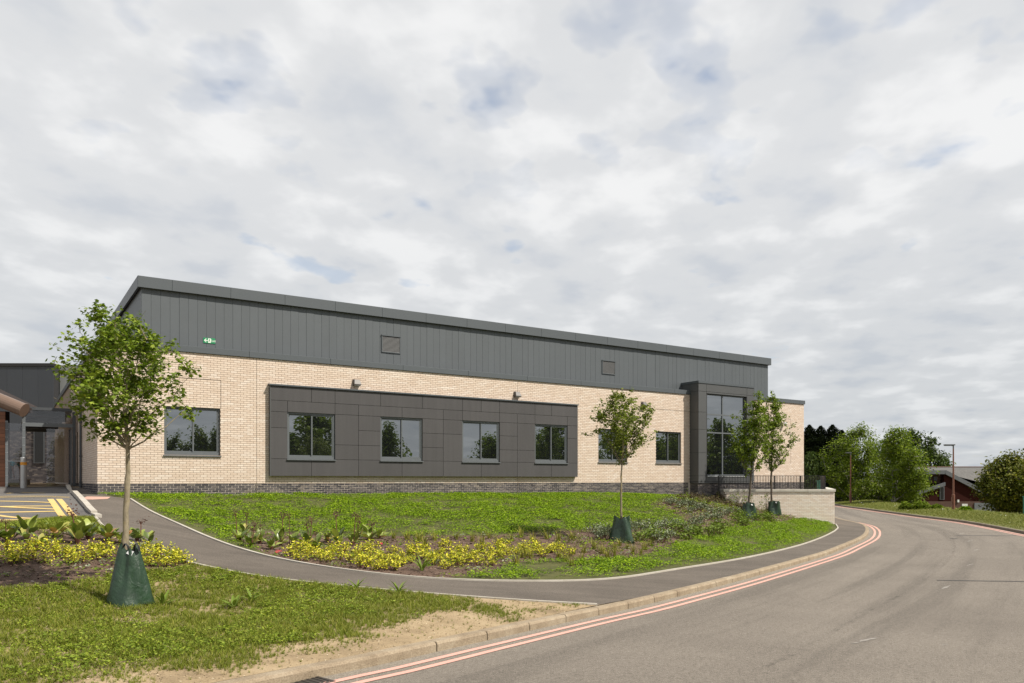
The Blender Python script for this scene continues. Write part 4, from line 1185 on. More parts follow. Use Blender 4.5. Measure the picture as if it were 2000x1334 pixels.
# return running back beside the footpath
rd = np.array([20.5-16.42, 50.6-39.5]); rl = np.linalg.norm(rd); ra = math.atan2(rd[1], rd[0])
m = MB(); m.box(0.05, rl, 0.0, 0.28, -2.1, 0.0); ro = m.build('return_wall', M['pinkbrick'], rw, loc=(RWL, 0.0, -0.002), rot=(0, 0, ra))
n = 8
for i in range(n):
    a, b = -0.04 + (RWL+0.08)*i/n, -0.04 + (RWL+0.08)*(i+1)/n
    m = MB(); m.bbox(a+0.003, b-0.003, -0.045, 0.34, 0.0, 0.128, 0.008); m.build('coping_stone', M['coping'], rw)
for i in range(14):
    a, b = 0.36 + (rl-0.36)*i/14, 0.36 + (rl-0.36)*(i+1)/14
    m = MB(); m.box(a+0.003, b-0.003, -0.045, 0.33, 0.002, 0.130); m.build('coping_stone', M['coping'], rw, loc=(RWL, 0.0, 0.0), rot=(0, 0, ra))
m = MB(); m.box(-0.045, 0.33, 0.345, 0.9, 0.0, 0.128); m.build('coping_stone', M['coping'], rw)
ter = MB(); ter.poly([(11.1, 39.85, EYE-.72), (16.4, 39.85, EYE-.72), (20.2, 50.0, EYE-.72), (*bw(36.5, 4), EYE-.72), (*bw(36.3, -.02), EYE-.72), (*bw(TW0+1, -.4), EYE-.72)])
tag(ter.build('terrace', M['paving'], recalc=True), kind='structure')

RT, RBt = EYE+0.235, EYE-0.43
rail = empty('railing', (10.53, 39.62, EYE-0.46), 0, 'black metal bar railing along the terrace and its retaining wall', 'railing')
zt, zb = RT-(EYE-0.46), RBt-(EYE-0.46)
xs = [(px-CX)/F*39.62 - 10.53 for px in (1403.5, 1513, 1564, 1611)]
for i, x in enumerate(xs):
    m = MB(); m.box(x-0.03, x+0.03, -0.03, 0.03, (-0.46 if i == 0 else 0.001), zt); m.build('post', M['blackmetal'], rail)
MB().box(xs[0]+.03, xs[-1]-.03, -0.02, 0.02, zt-0.02, zt+0.008).build('top_rail', M['blackmetal'], rail)
MB().box(xs[0]+.03, xs[-1]-.03, -0.015, 0.015, zb+0.02, zb+0.045).build('bottom_rail', M['blackmetal'], rail)
bar = MB(); bar.box(-0.011, 0.011, -0.011, 0.011, zb+0.045, zt-0.02)
first = None; x = xs[0] + 0.08
def addbar(loc):
    global first
    if first is None: first = bar.build('baluster', M['blackmetal'], rail, loc=loc)
    else:
        c_ = first.copy(); COL.objects.link(c_); c_.location = loc
while x < xs[-1]-0.05:
    if min(abs(x-q) for q in xs) > 0.035: addbar((x, 0, 0))
    x += 0.0795
p0 = np.array([xs[-1], 0.0]); dv = rd/rl
for k in range(1, 60):
    p = p0 + dv*k*0.11; addbar((p[0], p[1], 0))
e = p0 + dv*60*0.11
for z0_, z1_, w_ in ((zt-0.02, zt+0.008, .02), (zb+0.02, zb+0.045, .015)):
    m = MB(); m.box(0.03, 60*0.11, -w_, w_, z0_, z1_); m.build('return_rail', M['blackmetal'], rail, loc=(p0[0], p0[1], 0), rot=(0, 0, ra))
for k in (20, 40, 60):
    p = p0 + dv*k*0.11; m = MB(); m.box(-.03, .03, -.03, .03, -0.46, zt); m.build('post', M['blackmetal'], rail, loc=(p[0], p[1], 0))

# ------------------------------------------------------------------ courtyard at the left: link building, gate, bollard, timber building
M['darkpane'] = plain('dark unlit pane', (0.008, 0.008, 0.009), 0.25)
lk = empty('link_building', (-30, 50.0, EYE-0.2), 0, 'tall dark navy clad block behind the entrance gate', 'building')
def atY(px, py, Y): return ((px-CX)/F*Y, EYE + (HY-py)/F*Y)
xr, ztop = atY(104.5, 709.5, 50.0)
xl = -52.0; zg = EYE-0.2
m = MB(); m.box(xl+30, xr+30, 0.03, 9, 3.4, ztop-zg-0.05); lkw = m.build('wall', M['clad_joint'], lk)
x = xr
while x > xr-8.0:
    m = MB(); m.bbox(x-0.995+30, x-.005+30, 0.0, 0.029, 3.4, ztop-zg-.2, 0.003); m.build('cladding_panel', M['navy'], lkw); x -= 1.0
m = MB(); m.box(xl+30, xr+30+.03, -0.06, 9.05, ztop-zg-0.2, ztop-zg); m.build('roof_edge', M['blackmetal'], lk)
m = MB(); m.tube([(xr+30-.15, .3, ztop-zg), (xr+30-.10, .3, ztop-zg+.22), (xr+30+.05, .3, ztop-zg+.5)], [.025,.02,.012], 6); m.build('aerial', M['blackmetal'], lk)
# lower brick wall with a window at the end of the alley
B = courses(xl+30, xr+30+1.0, 0.0, 3.39, [], 0.0)
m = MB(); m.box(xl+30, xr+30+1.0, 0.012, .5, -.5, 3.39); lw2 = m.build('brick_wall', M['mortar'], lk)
brick_stuff('bricks', [b for b in B if b[0] > xr+30-6], M['plinth'], lw2, seed=12); lw2.data.materials[0] = plain('alley shade mortar', (0.05, 0.045, 0.042), 0.95)  # shade of the alley put into the mortar colour
wx, wz = atY(77, 870, 50); wx += 30; wz -= zg
wn_ = empty('window'); wn_.parent = lk; wn_.location = (wx, -0.05, wz)
MB().box(-.28, .28, 0, .03, -1.1, 1.1).build('pane', M['darkpane'], wn_)
m = MB(); m.box(-.34, -.28, -.02, .05, -1.15, 1.15); m.box(.28, .34, -.02, .05, -1.15, 1.15); m.box(-.28, .28, -.02, .05, 1.1, 1.15); m.box(-.28, .28, -.02, .05, -1.15, -1.1); m.build('frame', M['pipe'], wn_)
pg = empty('grey_block', (xr+0.05+1.5, 50.6, EYE-0.2), 0, 'pale grey clad block rising behind the brick parapet', 'building')
z712 = atY(115, 713, 50.6)[1]-zg
m = MB(); m.box(-1.5, 8.0, 0.03, 6, 1.0, z712); pw_ = m.build('wall', M['clad_joint'], pg)
for k in range(9):
    m = MB(); m.bbox(-1.5+k+.004, -.5+k-.004, 0, .029, 1.0, z712-.02, .003); m.build('cladding_panel', M['palegrey'], pw_)

# glazed gate screen between the buildings
GX, GY = bw(-0.02, s_of(152.0))
gate = empty('gate_screen', (GX, GY, tz(GX, GY)), ANG, 'grey steel framed glass gate screen across the alley', 'gate')
GW = 1.80; gzb = EYE - tz(GX, GY)
zh = gzb + (HY-831)/F*GY; zgt = gzb + (HY-805)/F*GY
for x in (-0.06, -GW):
    m = MB(); m.box(x-0.11, x, -0.06, 0.06, 0, zgt); m.build('post', M['pipe'] if x > -1 else M['frame'], gate)
m = MB(); m.box(-GW, -0.17, -0.05, 0.05, zh-0.10, zh+0.05); m.build('header', M['frame'], gate)
m = MB(); m.box(-GW, -0.17, -0.008, 0.008, zh+0.05, zgt); m.build('glass_panel', M['clearglass'], gate)
m = MB(); m.box(-GW-0.67, -GW-0.58, -0.05, 0.05, 0, zh+0.1); m.build('post', M['frame'], gate)
m = MB(); m.box(-GW-0.58, -GW-0.11, -0.008, 0.008, 0.06, zh); m.build('glass_panel', M['clearglass'], gate)
m = MB(); m.box(-GW-0.58, -GW-0.11, -0.02, 0.02, 1.0, 1.03); m.build('glazing_rail', M['frame'], gate)
M['rivet'] = plain('steel rivet', (0.6, 0.6, 0.6), 0.3, metal=0.8)
for xx in (-GW-0.055, -GW-0.625):
    for k in range(9):
        m = MB(); m.tube([(xx-.025, -.062, .15+k*.3), (xx-.025, -.068, .15+k*.3)], .011, 6); m.tube([(xx+.025, -.062, .15+k*.3), (xx+.025, -.068, .15+k*.3)], .011, 6); m.build('rivet', M['rivet'], gate)
m = MB(); m.box(-0.17-0.9, -0.17, 0.3, 0.34, 0.02, zh-0.15); m.build('open_leaf', M['clearglass'], gate, rot=(0, 0, R(0)))
m = MB(); m.box(-0.24, -0.19, 0.1, 1.1, 0.03, 0.07); m.box(-0.24, -0.19, 0.06, 0.10, 0.03, zh-.12); m.box(-0.24, -0.19, 1.1, 1.14, 0.03, zh-.12); m.build('leaf_frame', M['frame'], gate)
m = MB(); m.box(-GW, -0.17, 0.08, 15.0, zgt+0.02, zgt+0.14); m.build('added_shade_roof', M['pipe'], gate)  # roof slab added to keep sky light out of the alley
m = MB()
for k in range(5): m.box(-GW, -0.17, 1.0+k*3, 1.12+k*3, zgt-.16, zgt+0.019)
m.build('shade_roof_beams', M['pipe'], gate)  # beams of the added slab that shades the alley
# alley floor
fl = MB(); c1 = bw(-0.02, s_of(152)); 
fl.poly([(c1[0], c1[1]-.3, tz(c1[0], c1[1]-.3)+.02), (-18.9, 29.6, tz(-18.9, 29.6)+.02), (-24, 28.9, tz(-24, 28.9)+.02), (-36, 49.9, EYE-.2), (*bw(-.02, 25.5), EYE-.2)])
tag(fl.build('alley_paving', M['paving'], recalc=True), kind='structure')

# bollard with orange band
bx_, by_ = (46-CX)/F*29.6, 29.6
bo = empty('bollard', (bx_, by_, EYE-(952-HY)/F*29.6), 0, 'round stainless steel bollard with an orange band in front of the gate', 'bollard')
M['steel'] = plain('brushed steel', (0.42, 0.42, 0.42), 0.38, metal=0.7, var=0.05)
M['orange'] = plain('orange band', (0.62, 0.26, 0.02), 0.5)
bh = (952-893)/F*29.6
m = MB(); m.tube([(0,0,-.05),(0,0,bh-.02),(0,0,bh)], [.108,.108,.095], 20); m.build('post', M['steel'], bo, smooth=False)
m = MB(); m.tube([(0,0,bh-.30),(0,0,bh-.19)], .1105, 20); m.build('reflective_band', M['orange'], bo)
# two slim marker posts by the corner of the building
for px, py, mat, lab, dx in ((180.5, 961, 'cream', 'slim cream post beside the shaded side wall of the brick building', 0), (183.8, 960.5, 'brown', 'slim dark brown post right behind the cream post', .05)):
    x, y, z = gh(px, py)
    if dx: x, y = x+.0, y+.12; z = tz(x, y)
    M.setdefault(mat, plain(mat+' post paint', (0.33, 0.29, 0.22) if mat == 'cream' else (0.045, 0.03, 0.02), 0.6))
    po = empty('marker_post', (x, y, z), ANG, lab, 'post')
    m = MB(); m.bbox(-.045, .045, -.03, .03, -.05, 1.0, .006); m.build('post', M[mat], po)
    m = MB(); m.box(-.048, .048, -.033, .033, 1.0, 1.012); m.build('cap', M[mat], po)
# timber clad building at the picture edge
tb_ = empty('timber_building', (-21.4, 30.6, EYE-.28), 0, 'red brown timber boarded building with rounded bronze eaves at the left edge', 'building')
M['board'] = clad_mat('red brown boards', (0.19, 0.072, 0.032), rough=0.6, vary=0.22)
M['bronze_eave'] = plain('bronze eaves', (0.20, 0.135, 0.10), 0.34, metal=0.35, var=0.05)
xe = (10-CX)/F*30.6 + 21.4
M['shadowgap'] = plain('shadow gap', (0.02, 0.012, 0.01), 0.9)
m = MB(); m.box(-8, xe-.002, .03, .28, -.3, 3.0); m.build('wall', M['shadowgap'], tb_)
m = MB(); q_ = [(xe-1.0, .285), (xe-1.0-6*DY, .285+6*DX), (xe-1.3-6*DY, .285+6*DX), (xe-1.3, .285)]; m.prism(q_, 'z', -.3, 3.0); m.build('side_wall', M['board'], tb_, recalc=True)
for k in range(21):
    m = MB(); m.bbox(-4, xe, 0, .03, -.06+k*.145+.006, -.06+(k+1)*.145, .004); m.build('timber_board', M['board'], tb_)
# rounded eaves: half round profile swept along the sloping verge
pa = atY(-60, 757, 30.2); pb_ = atY(47, 801, 30.2)
m = MB(); A = Vector((pa[0]+21.4, -.4, pa[1]-(EYE-.28))); Bv = Vector((pb_[0]+21.4, -.4, pb_[1]-(EYE-.28)))
m.tube([A, Bv], .26, 20); m.build('eaves', M['bronze_eave'], tb_, smooth=False)
m = MB(); dd = (Bv-A).normalized(); m.tube([Bv - dd*.02, Bv + dd*.02], .275, 20); m.build('eaves_end', M['bronze_eave'], tb_)
m = MB(); m.v = [(A.x, -.35, A.z-.05), (Bv.x-.2, -.35, Bv.z-.05), (Bv.x-.2, 1.2, Bv.z-.05), (A.x, 1.2, A.z-.05), (A.x, -.35, A.z+.2), (Bv.x-.2, -.35, Bv.z+.15), (Bv.x-.2, 1.2, Bv.z+.15), (A.x, 1.2, A.z+.2)]
m.f = [(0,3,2,1),(4,5,6,7),(0,1,5,4),(1,2,6,5),(2,3,7,6),(3,0,4,7)]; m.build('roof', M['shadowgap'], tb_)

# person bending over a low planter box behind the glass
def skin_body(name, J, E, mat, parent=None, sub=2, root=0):
    me = bpy.data.meshes.new(name); me.from_pydata([j[0] for j in J], E, [])
    o = link(name, me, parent)
    md = o.modifiers.new('skin', 'SKIN'); md.use_smooth_shade = True
    for v, j in zip(me.skin_vertices[0].data, J): v.radius = (j[1], j[1] if len(j) < 3 else j[2])
    me.skin_vertices[0].data[root].use_root = True
    o.modifiers.new('sub', 'SUBSURF').levels = sub; o.modifiers['sub'].render_levels = sub
    dg = bpy.context.evaluated_depsgraph_get(); me2 = bpy.data.meshes.new_from_object(o.evaluated_get(dg))
    o.modifiers.clear(); o.data = me2; bpy.data.meshes.remove(me)
    me2.materials.clear(); me2.materials.append(mat)
    for p in me2.polygons: p.use_smooth = True
    return o
PY = 34.0
pxx = (22-CX)/F*PY; pz = EYE - 0.23
per = empty('person', (pxx-.1, PY, pz), 0, 'person in a teal T-shirt and dark trousers bending down to a low box', 'person')
M['skin'] = plain('skin', (0.42, 0.24, 0.17), 0.6); M['teal'] = plain('teal cotton', (0.02, 0.42, 0.56), 0.85); M['trouser'] = plain('dark trousers', (0.02, 0.022, 0.028), 0.9); M['hair'] = plain('dark hair', (0.03, 0.02, 0.015), 0.7)
# hips, torso bent forward to the right, head down, both arms hanging to the box
J = [((-.05,0,.86),.15,.12),((.10,0,.98),.14,.11),((.28,0,1.04),.15,.11),((.40,0,1.05),.07),((.50,0,1.0),.06),
     ((-.05,.10,.80),.095),((-.02,.11,.45),.06),((-.06,.11,.08),.045),((.06,.12,.03),.04),
     ((-.05,-.10,.80),.095),((0.02,-.11,.45),.06),((-.02,-.11,.08),.045),((.10,-.12,.03),.04),
     ((.30,-.19,1.0),.055),((.30,-.22,.72),.042),((.36,-.22,.46),.03),
     ((.30,.19,1.0),.055),((.33,.22,.72),.042),((.40,.20,.46),.03)]
E = [(0,1),(1,2),(2,3),(3,4),(0,5),(5,6),(6,7),(7,8),(0,9),(9,10),(10,11),(11,12),(2,13),(13,14),(14,15),(2,16),(16,17),(17,18)]
skin_body('body', J, E, M['skin'], per)
J2 = [((-.06,0,.87),.165,.135),((.10,0,.985),.155,.125),((.28,0,1.045),.165,.125),((.30,-.20,1.0),.075),((.30,-.225,.82),.062),((.30,.20,1.0),.075),((.32,.22,.82),.062)]
skin_body('t_shirt', J2, [(0,1),(1,2),(2,3),(3,4),(2,5),(5,6)], M['teal'], per)
J3 = [((-.06,0,.84),.165,.13),((-.05,.10,.78),.105),((-.02,.11,.45),.075),((-.06,.11,.12),.062),((-.05,-.10,.78),.105),((.02,-.11,.45),.075),((-.02,-.11,.12),.062)]
skin_body('trousers', J3, [(0,1),(1,2),(2,3),(0,4),(4,5),(5,6)], M['trouser'], per)
import bmesh
def blob(name, loc, r, mat, parent, seg=12):
    bm = bmesh.new(); bmesh.ops.create_uvsphere(bm, u_segments=seg, v_segments=seg//2+2, radius=1)
    for v in bm.verts: v.co = Vector((v.co.x*r[0], v.co.y*r[1], v.co.z*r[2]))
    me = bpy.data.meshes.new(name); bm.to_mesh(me); bm.free(); me.materials.append(mat)
    for p in me.polygons: p.use_smooth = True
    return link(name, me, parent, loc)
h_ = blob('head', (.58, 0, .97), (.12, .085, .10), M['skin'], per); hh = blob('hair', (.565, 0, 1.0), (.125, .09, .095), M['hair'], per)
for sy in (-.22, .20):
    hx_ = .36 if sy < 0 else .40
    m = MB(); m.box(hx_-.02, hx_+.02, sy-.04, sy+.04, .37, .46)
    for f_ in range(4): m.tube([(hx_, sy-.032+f_*.021, .38), (hx_+.02, sy-.032+f_*.021, .33), (hx_+.035, sy-.032+f_*.021, .305)], [.010,.009,.007], 5)
    m.tube([(hx_+.01, sy+.04*(1 if sy < 0 else -1), .43), (hx_+.05, sy+.055*(1 if sy < 0 else -1), .37)], [.012,.009], 5)
    m.build('hand', M['skin'], per)
pb2 = empty('planter_box', (pxx+.26, PY, pz), 0, 'low grey box with a white lid in front of the bending person', 'box')
MB().bbox(-.40, .42, -.24, .24, -.02, .25, .01).build('box_body', M['steel'], pb2)
MB().bbox(-.44, .46, -.28, .28, .25, .30, .01).build('lid', M['whiteplastic'], pb2)
# ------------------------------------------------------------------ leaf and plant shapes
LEAF2 = ([(0,0,0), (-.30,.45,.07), (0,1,-.06), (.30,.45,.07)], [(0,3,2), (0,2,1)])
LOBED = ([(0,0,0), (0,.5,.05), (0,1,-.10), (-.18,.10,.03), (-.52,.22,-.02), (-.34,.46,.05), (-.44,.74,-.05), (-.17,.66,.04), (.18,.10,.03), (.52,.22,-.02), (.34,.46,.05), (.44,.74,-.05), (.17,.66,.04)],
         [(0,1,5,4,3), (1,2,7,6,5), (0,8,9,10,1), (1,10,11,12,2)])
def rnd_rot(rs, n, pitch=(-70, 25), roll=40):
    return euler_mats(np.radians(rs.uniform(*pitch, n)), np.radians(rs.uniform(-roll, roll, n)), rs.uniform(0, 2*math.pi, n))
def tubes_mesh(name, paths, mat, n=6):
    m = MB()
    for P, r in paths: m.tube(P, r, n, caps=False)
    me = bpy.data.meshes.new(name); me.from_pydata(m.v, [], m.f); me.update(); me.materials.append(mat)
    for p in me.polygons: p.use_smooth = True
    return me
def bez(a, b, c, n):
    t = np.linspace(0, 1, n)[:, None]; return (1-t)**2*a + 2*t*(1-t)*b + t*t*c
def build_tree(name, label, base, top, trunk_r, prof, n_limb, n_twig, lpt, leaf, lsize, lmat, bmat, seed, group=None, up=0.55, wob=0.03, jit=0.05, surf=0.45, lump=0.22, cat='tree', trunk_path=None, clear_in=0.0, pitch=(-70, 25), shoots=0):
    """prof: list of (height above base, radius, x offset, y offset) of the crown"""
    rs = np.random.RandomState(seed)
    root = empty(name, base, 0, label, cat, group)
    pz_ = np.array([p[0] for p in prof]); pr = np.array([p[1] for p in prof]); pxo = np.array([p[2] for p in prof]); pyo = np.array([p[3] for p in prof])
    # trunk
    nt_ = 30; tzs = np.linspace(-0.08, top, nt_)
    wx_ = np.cumsum(rs.normal(0, wob/4, nt_)); wy_ = np.cumsum(rs.normal(0, wob/4, nt_)); wx_ -= wx_[0]; wy_ -= wy_[0]
    ox = np.interp(tzs, pz_, pxo)*np.clip((tzs-pz_[0]*0.5)/max(top-pz_[0]*.5, .1), 0, 1); oy = np.interp(tzs, pz_, pyo)*np.clip(tzs/top, 0, 1)
    TP = np.column_stack([wx_+ox, wy_+oy, tzs])
    if trunk_path is not None: TP = catmull(trunk_path, 4); tzs = TP[:, 2]; nt_ = len(TP)
    tr = trunk_r*(1 - 0.85*np.clip(tzs/top, 0, 1)**1.1); tr[0] *= 1.25; tr *= 1 + np.where(rs.uniform(0, 1, len(tr)) < .25, .16, 0) + rs.uniform(-.04, .04, len(tr))
    paths = [([tuple(p) for p in TP], list(tr))]
    def axis(z): return np.array([np.interp(z, TP[:, 2], TP[:, 0]), np.interp(z, TP[:, 2], TP[:, 1]), z])
    ph = rs.uniform(0, 6.28, 4)
    def crown_pt(bias):
        w = pr**2+1e-6
        zg = np.linspace(pz_[0], pz_[-1], 60); wg = np.interp(zg, pz_, pr)**1.6+1e-5; z = rs.choice(zg, p=wg/wg.sum()) + rs.uniform(-.5, .5)*(pz_[-1]-pz_[0])/60
        a = rs.uniform(0, 6.283); rad = np.interp(z, pz_, pr)*(1 + lump*math.sin(3*a+ph[0]+2.3*z/max(pr)) + lump*.7*math.sin(5*a+ph[1]-3.1*z/max(pr)))
        f = clear_in + (1-clear_in)*rs.uniform(0, 1)**bias
        return np.array([np.interp(z, pz_, pxo) + rad*f*math.cos(a), np.interp(z, pz_, pyo) + rad*f*math.sin(a), z])
    limbs = []
    for k in range(n_limb):
        e = crown_pt(0.25)
        hr = math.hypot(e[0]-np.interp(e[2], pz_, pxo), e[1]-np.interp(e[2], pz_, pyo))
        z0 = max(pz_[0]*0.97, min(e[2] - hr*up*1.5 - .1*top*rs.uniform(0, 1), top*.9)); z0 = max(z0, pz_[0]*.9)
        s0 = axis(z0); mid = s0*0.45 + e*0.55; mid[2] = s0[2] + (e[2]-s0[2])*0.38
        P = bez(s0, mid, e, 9); P[1:-1] += rs.normal(0, .012*top/4, (7, 3))
        r0 = trunk_r*0.42*(1 - .6*z0/top)
        limbs.append((P, r0)); paths.append(([tuple(p) for p in P], list(np.linspace(r0, r0*.18, 9))))
    LP = np.vstack([l[0] for l in limbs] + [TP[TP[:, 2] > pz_[0]]])
    lp, ld = [], []
    for k in range(n_twig):
        e = crown_pt(surf)
        d = np.linalg.norm(LP - e, axis=1) + np.maximum(LP[:, 2]-e[2], 0)*1.5
        s0 = LP[d.argmin()]
        mid = (s0+e)/2; mid[2] += .06*np.linalg.norm(e-s0)
        P = bez(s0, mid, e, 5); paths.append(([tuple(p) for p in P], list(np.linspace(trunk_r*.10, trunk_r*.04, 5))))
        tt_ = rs.uniform(.25, 1.02, lpt); c_ = np.column_stack([np.interp(tt_, np.linspace(0, 1, 5), P[:, i]) for i in range(3)])
        ext = (tt_-1).clip(0)[:, None]*(P[-1]-P[-2])*4
        lp.append(c_ + ext + np.clip(rs.normal(0, jit, (lpt, 3)), -1.5*jit, 1.5*jit))
    for k in range(shoots):                      # long leafy shoots that break the outline
        e = crown_pt(0.08); cx_, cy_ = np.interp(e[2], pz_, pxo), np.interp(e[2], pz_, pyo)
        o_ = np.array([e[0]-cx_, e[1]-cy_, .35*max(pr)]); o_ /= np.linalg.norm(o_); ln = max(pr)*rs.uniform(.22, .5)
        s0 = e - o_*ln*.5; P = bez(s0, s0+o_*ln*.6, s0+o_*ln*1.25+np.array([0, 0, .12*ln]), 5)
        paths.append(([tuple(p) for p in P], list(np.linspace(trunk_r*.08, trunk_r*.03, 5)))); nl = int(lpt*.7)
        tt_ = rs.uniform(.1, 1.0, nl); c_ = np.column_stack([np.interp(tt_, np.linspace(0, 1, 5), P[:, i]) for i in range(3)])
        lp.append(c_ + np.clip(rs.normal(0, jit*.6, (nl, 3)), -jit, jit))
    link('trunk', tubes_mesh('trunk', paths, bmat, 7), root)
    lp = np.vstack(lp); n = len(lp)
    me = scatter_mesh('crown', leaf, lp, rnd_rot(rs, n, pitch), lsize*rs.uniform(.65, 1.25, n), lmat)
    link('crown', me, root)
    return root
def mpp(Y): return Y/F

# ------------------------------------------------------------------ the four young trees with their watering bags
M['bag'] = None
def bag_mat():
    m, nt, b = nm('dark green woven bag'); q = NT(nt)
    f = q.noise(q.pos(), 9, 5, .6)
    q.l(q.ramp(f, [(.3, (0.008, 0.026, 0.011)), (.7, (0.014, 0.042, 0.017))]), b.inputs['Base Color'])
    b.inputs['Roughness'].default_value = 0.38; b.inputs['Specular IOR Level'].default_value = 0.6
    w = q.n('ShaderNodeTexWave'); w.inputs['Scale'].default_value = 60; w.inputs['Distortion'].default_value = 1.5; q.l(q.pos(), w.inputs['Vector'])
    h = q.math('ADD', q.math('MULTIPLY', q.noise(q.pos((1,1,.6)), 7, 4, .6, .5), 1.0), q.math('MULTIPLY', w.outputs['Fac'], .03))
    q.bump(h, .45, .05, b); return m
M['bag'] = bag_mat()
M['strap'] = plain('black webbing', (0.015, 0.015, 0.016), 0.6); M['label_white'] = plain('white strap print', (0.6, 0.6, 0.6), 0.6)
def water_bag(base, h, r0, r1, label, seed, lean=(0, 0), flap=True):
    rs = np.random.RandomState(seed)
    o = empty('watering_bag', base, rs.uniform(-.3, .3), label, 'watering bag', 'green watering bags round the young trees')
    n, rows = 40, 16
    V = []; ph = rs.uniform(0, 6.28, 6)
    for i in range(rows+1):
        t = i/rows; z = -0.03 + (h+.03)*t
        rad = r0*(1-t)**.8 + r1*(1-(1-t)**.8); rad *= 1 - .10*math.sin(math.pi*t)
        rad *= 1 + .05*math.sin(math.pi*min(1, t*1.3))
        for k in range(n):
            a = 2*math.pi*k/n
            # flattened bag with a front seam, folds that deepen towards the cinched top
            fold = .14*t*math.sin(5*a+ph[0]+2*t) + .10*math.sin(3*a+ph[1]+3*t) + .035*math.sin(9*a+ph[2]-5*t)*(.3+t) + .02*math.sin(14*a+ph[3]+9*t)
            seam = .16*math.exp(-((((a-5.1+math.pi) % (2*math.pi))-math.pi)/.16)**2)
            rr_ = rad*(1+fold+seam)
            sx, sy = 1.08, .86
            zz_ = z + (.05*h*math.sin(2*a+ph[4]) + .04*h*math.sin(5*a+ph[5]))*t**3
            V.append((rr_*sx*math.cos(a)+lean[0]*t, rr_*sy*math.sin(a)+lean[1]*t, zz_))
    f = []
    for i in range(rows):
        for k in range(n): k2 = (k+1) % n; f.append((i*n+k, i*n+k2, (i+1)*n+k2, (i+1)*n+k))
    me = bpy.data.meshes.new('bag'); me.from_pydata(V, [], f); me.update(); me.materials.append(M['bag'])
    for p in me.polygons: p.use_smooth = True
    link('bag', me, o)
    m = MB()
    for sgn in (-1, 1):
        x0 = lean[0] + .07*sgn + .04
        pts = [(x0-.03, -.06, h*.93), (x0-.02, -.09, h*1.0), (x0, -.08, h*1.07), (x0+.03, -.07, h*1.02), (x0+.04, -.06, h*.93)]
        for a_, b_ in zip(pts[:-1], pts[1:]): m.quad((a_[0], a_[1]-.001, a_[2]), (b_[0], b_[1]-.001, b_[2]), (b_[0]+.004, b_[1]+.045, b_[2]), (a_[0]+.004, a_[1]+.045, a_[2]))
    m.build('strap', M['strap'], o)
    m = MB(); x0 = lean[0]; yy = -r1*1.05
    m.quad((x0+.00, yy, h*.90), (x0+.075, yy-.012, h*.855), (x0+.10, yy+.01, h*.93), (x0+.03, yy+.015, h*.955)); m.build('flap', M['label_white'], o)
    return o
# nearest tree, bottom left
tx, ty, tzz = gh(246, 1178); s1 = mpp(ty)
def P(y): return (1182-y)*s1
nearprof = [(P(872), .10, 0, 0), (P(850), .40, -.01, 0), (P(815), .60, -.02, 0), (P(780), .72, -.03, 0), (P(740), .74, -.04, 0), (P(700), .68, -.07, 0), (P(660), .54, -.11, 0), (P(630), .34, -.15, 0), (P(604), .12, -.28, 0)]
build_tree('young_maple', 'nearest young maple with a full leafy crown on the front verge', (tx, ty, tzz), P(640), .047, nearprof, 22, 210, 30, LOBED, .056, M['leaf_maple'], M['bark'], 21, 'young trees planted on the slope', jit=.05, surf=.45, lump=.30, shoots=34)
water_bag((tx+.03, ty-.02, tzz), P(1072), .285, .085, 'largest watering bag round the trunk of the nearest maple', 1, (.03, 0))
# second tree in the bed
tx, ty, tzz = gh(1214, 1058); s2 = mpp(ty)
def P(y): return (1058-y)*s2
midprof = [(P(905), .08, 0, 0), (P(880), .42, .06, 0), (P(850), .72, .10, 0), (P(820), .78, 0, 0), (P(795), .62, -.02, 0), (P(775), .40, 0, 0), (P(764), .1, .1, 0)]
build_tree('young_tree', 'young tree with sparse upright crown standing in the middle of the bed', (tx, ty, tzz), P(790), .036, midprof, 18, 150, 26, LOBED, .064, M['leaf_mid'], M['bark'], 22, 'young trees planted on the slope', jit=.055, surf=.5, up=1.0, lump=.3, shoots=36)
water_bag((tx+.0, ty-.02, tzz), P(1010), .32, .17, 'watering bag round the young tree in the middle of the bed', 2, (.0, 0))
# slender pair in front of the retaining wall
tx, ty, tzz = gh(1466, 1013); s3 = mpp(ty)
def P(y): return (1013-y)*s3
sl1 = [(P(925), .15, .0, 0), (P(900), .55, .03, 0), (P(870), .80, -.15, 0), (P(840), .72, .0, 0), (P(810), .60, .15, 0), (P(785), .36, .28, 0), (P(764), .12, .35, 0)]
tpth = [(-.17, 0, -.08), (-.10, 0, .5), (-.02, 0, 1.2), (.05, 0, 2.2), (.2, 0, 3.6), (.34, 0, P(775))]
build_tree('slender_tree', 'slender young tree with a bent trunk in front of the window tower', (tx, ty, tzz), P(775), .052, sl1, 18, 190, 24, LEAF2, .115, M['leaf_slim'], M['bark_dark'], 23, 'young trees planted on the slope', jit=.06, surf=.6, up=1.3, trunk_path=tpth, shoots=30)
water_bag((tx-.1, ty-.02, tzz), P(983), .33, .19, 'watering bag round the slender tree in front of the tower', 3, (.04, 0))
tx, ty, tzz = gh(1508, 1004); s4 = mpp(ty)
def P(y): return (1006-y)*s4
sl2 = [(P(922), .15, 0, 0), (P(900), .60, 0, 0), (P(865), .92, .05, 0), (P(835), .85, .05, 0), (P(805), .55, .1, 0), (P(780), .32, .1, 0), (P(762), .10, .12, 0)]
build_tree('slender_tree', 'slender young tree with straight dark trunk closest to the retaining wall', (tx, ty, tzz), P(775), .055, sl2, 18, 190, 24, LEAF2, .115, M['leaf_slim'], M['bark_dark'], 24, 'young trees planted on the slope', jit=.07, surf=.6, up=1.3, shoots=30)
water_bag((tx+.05, ty-.04, tzz), P(981), .34, .24, 'watering bag overgrown with leaves closest to the retaining wall', 5, (.05, 0))

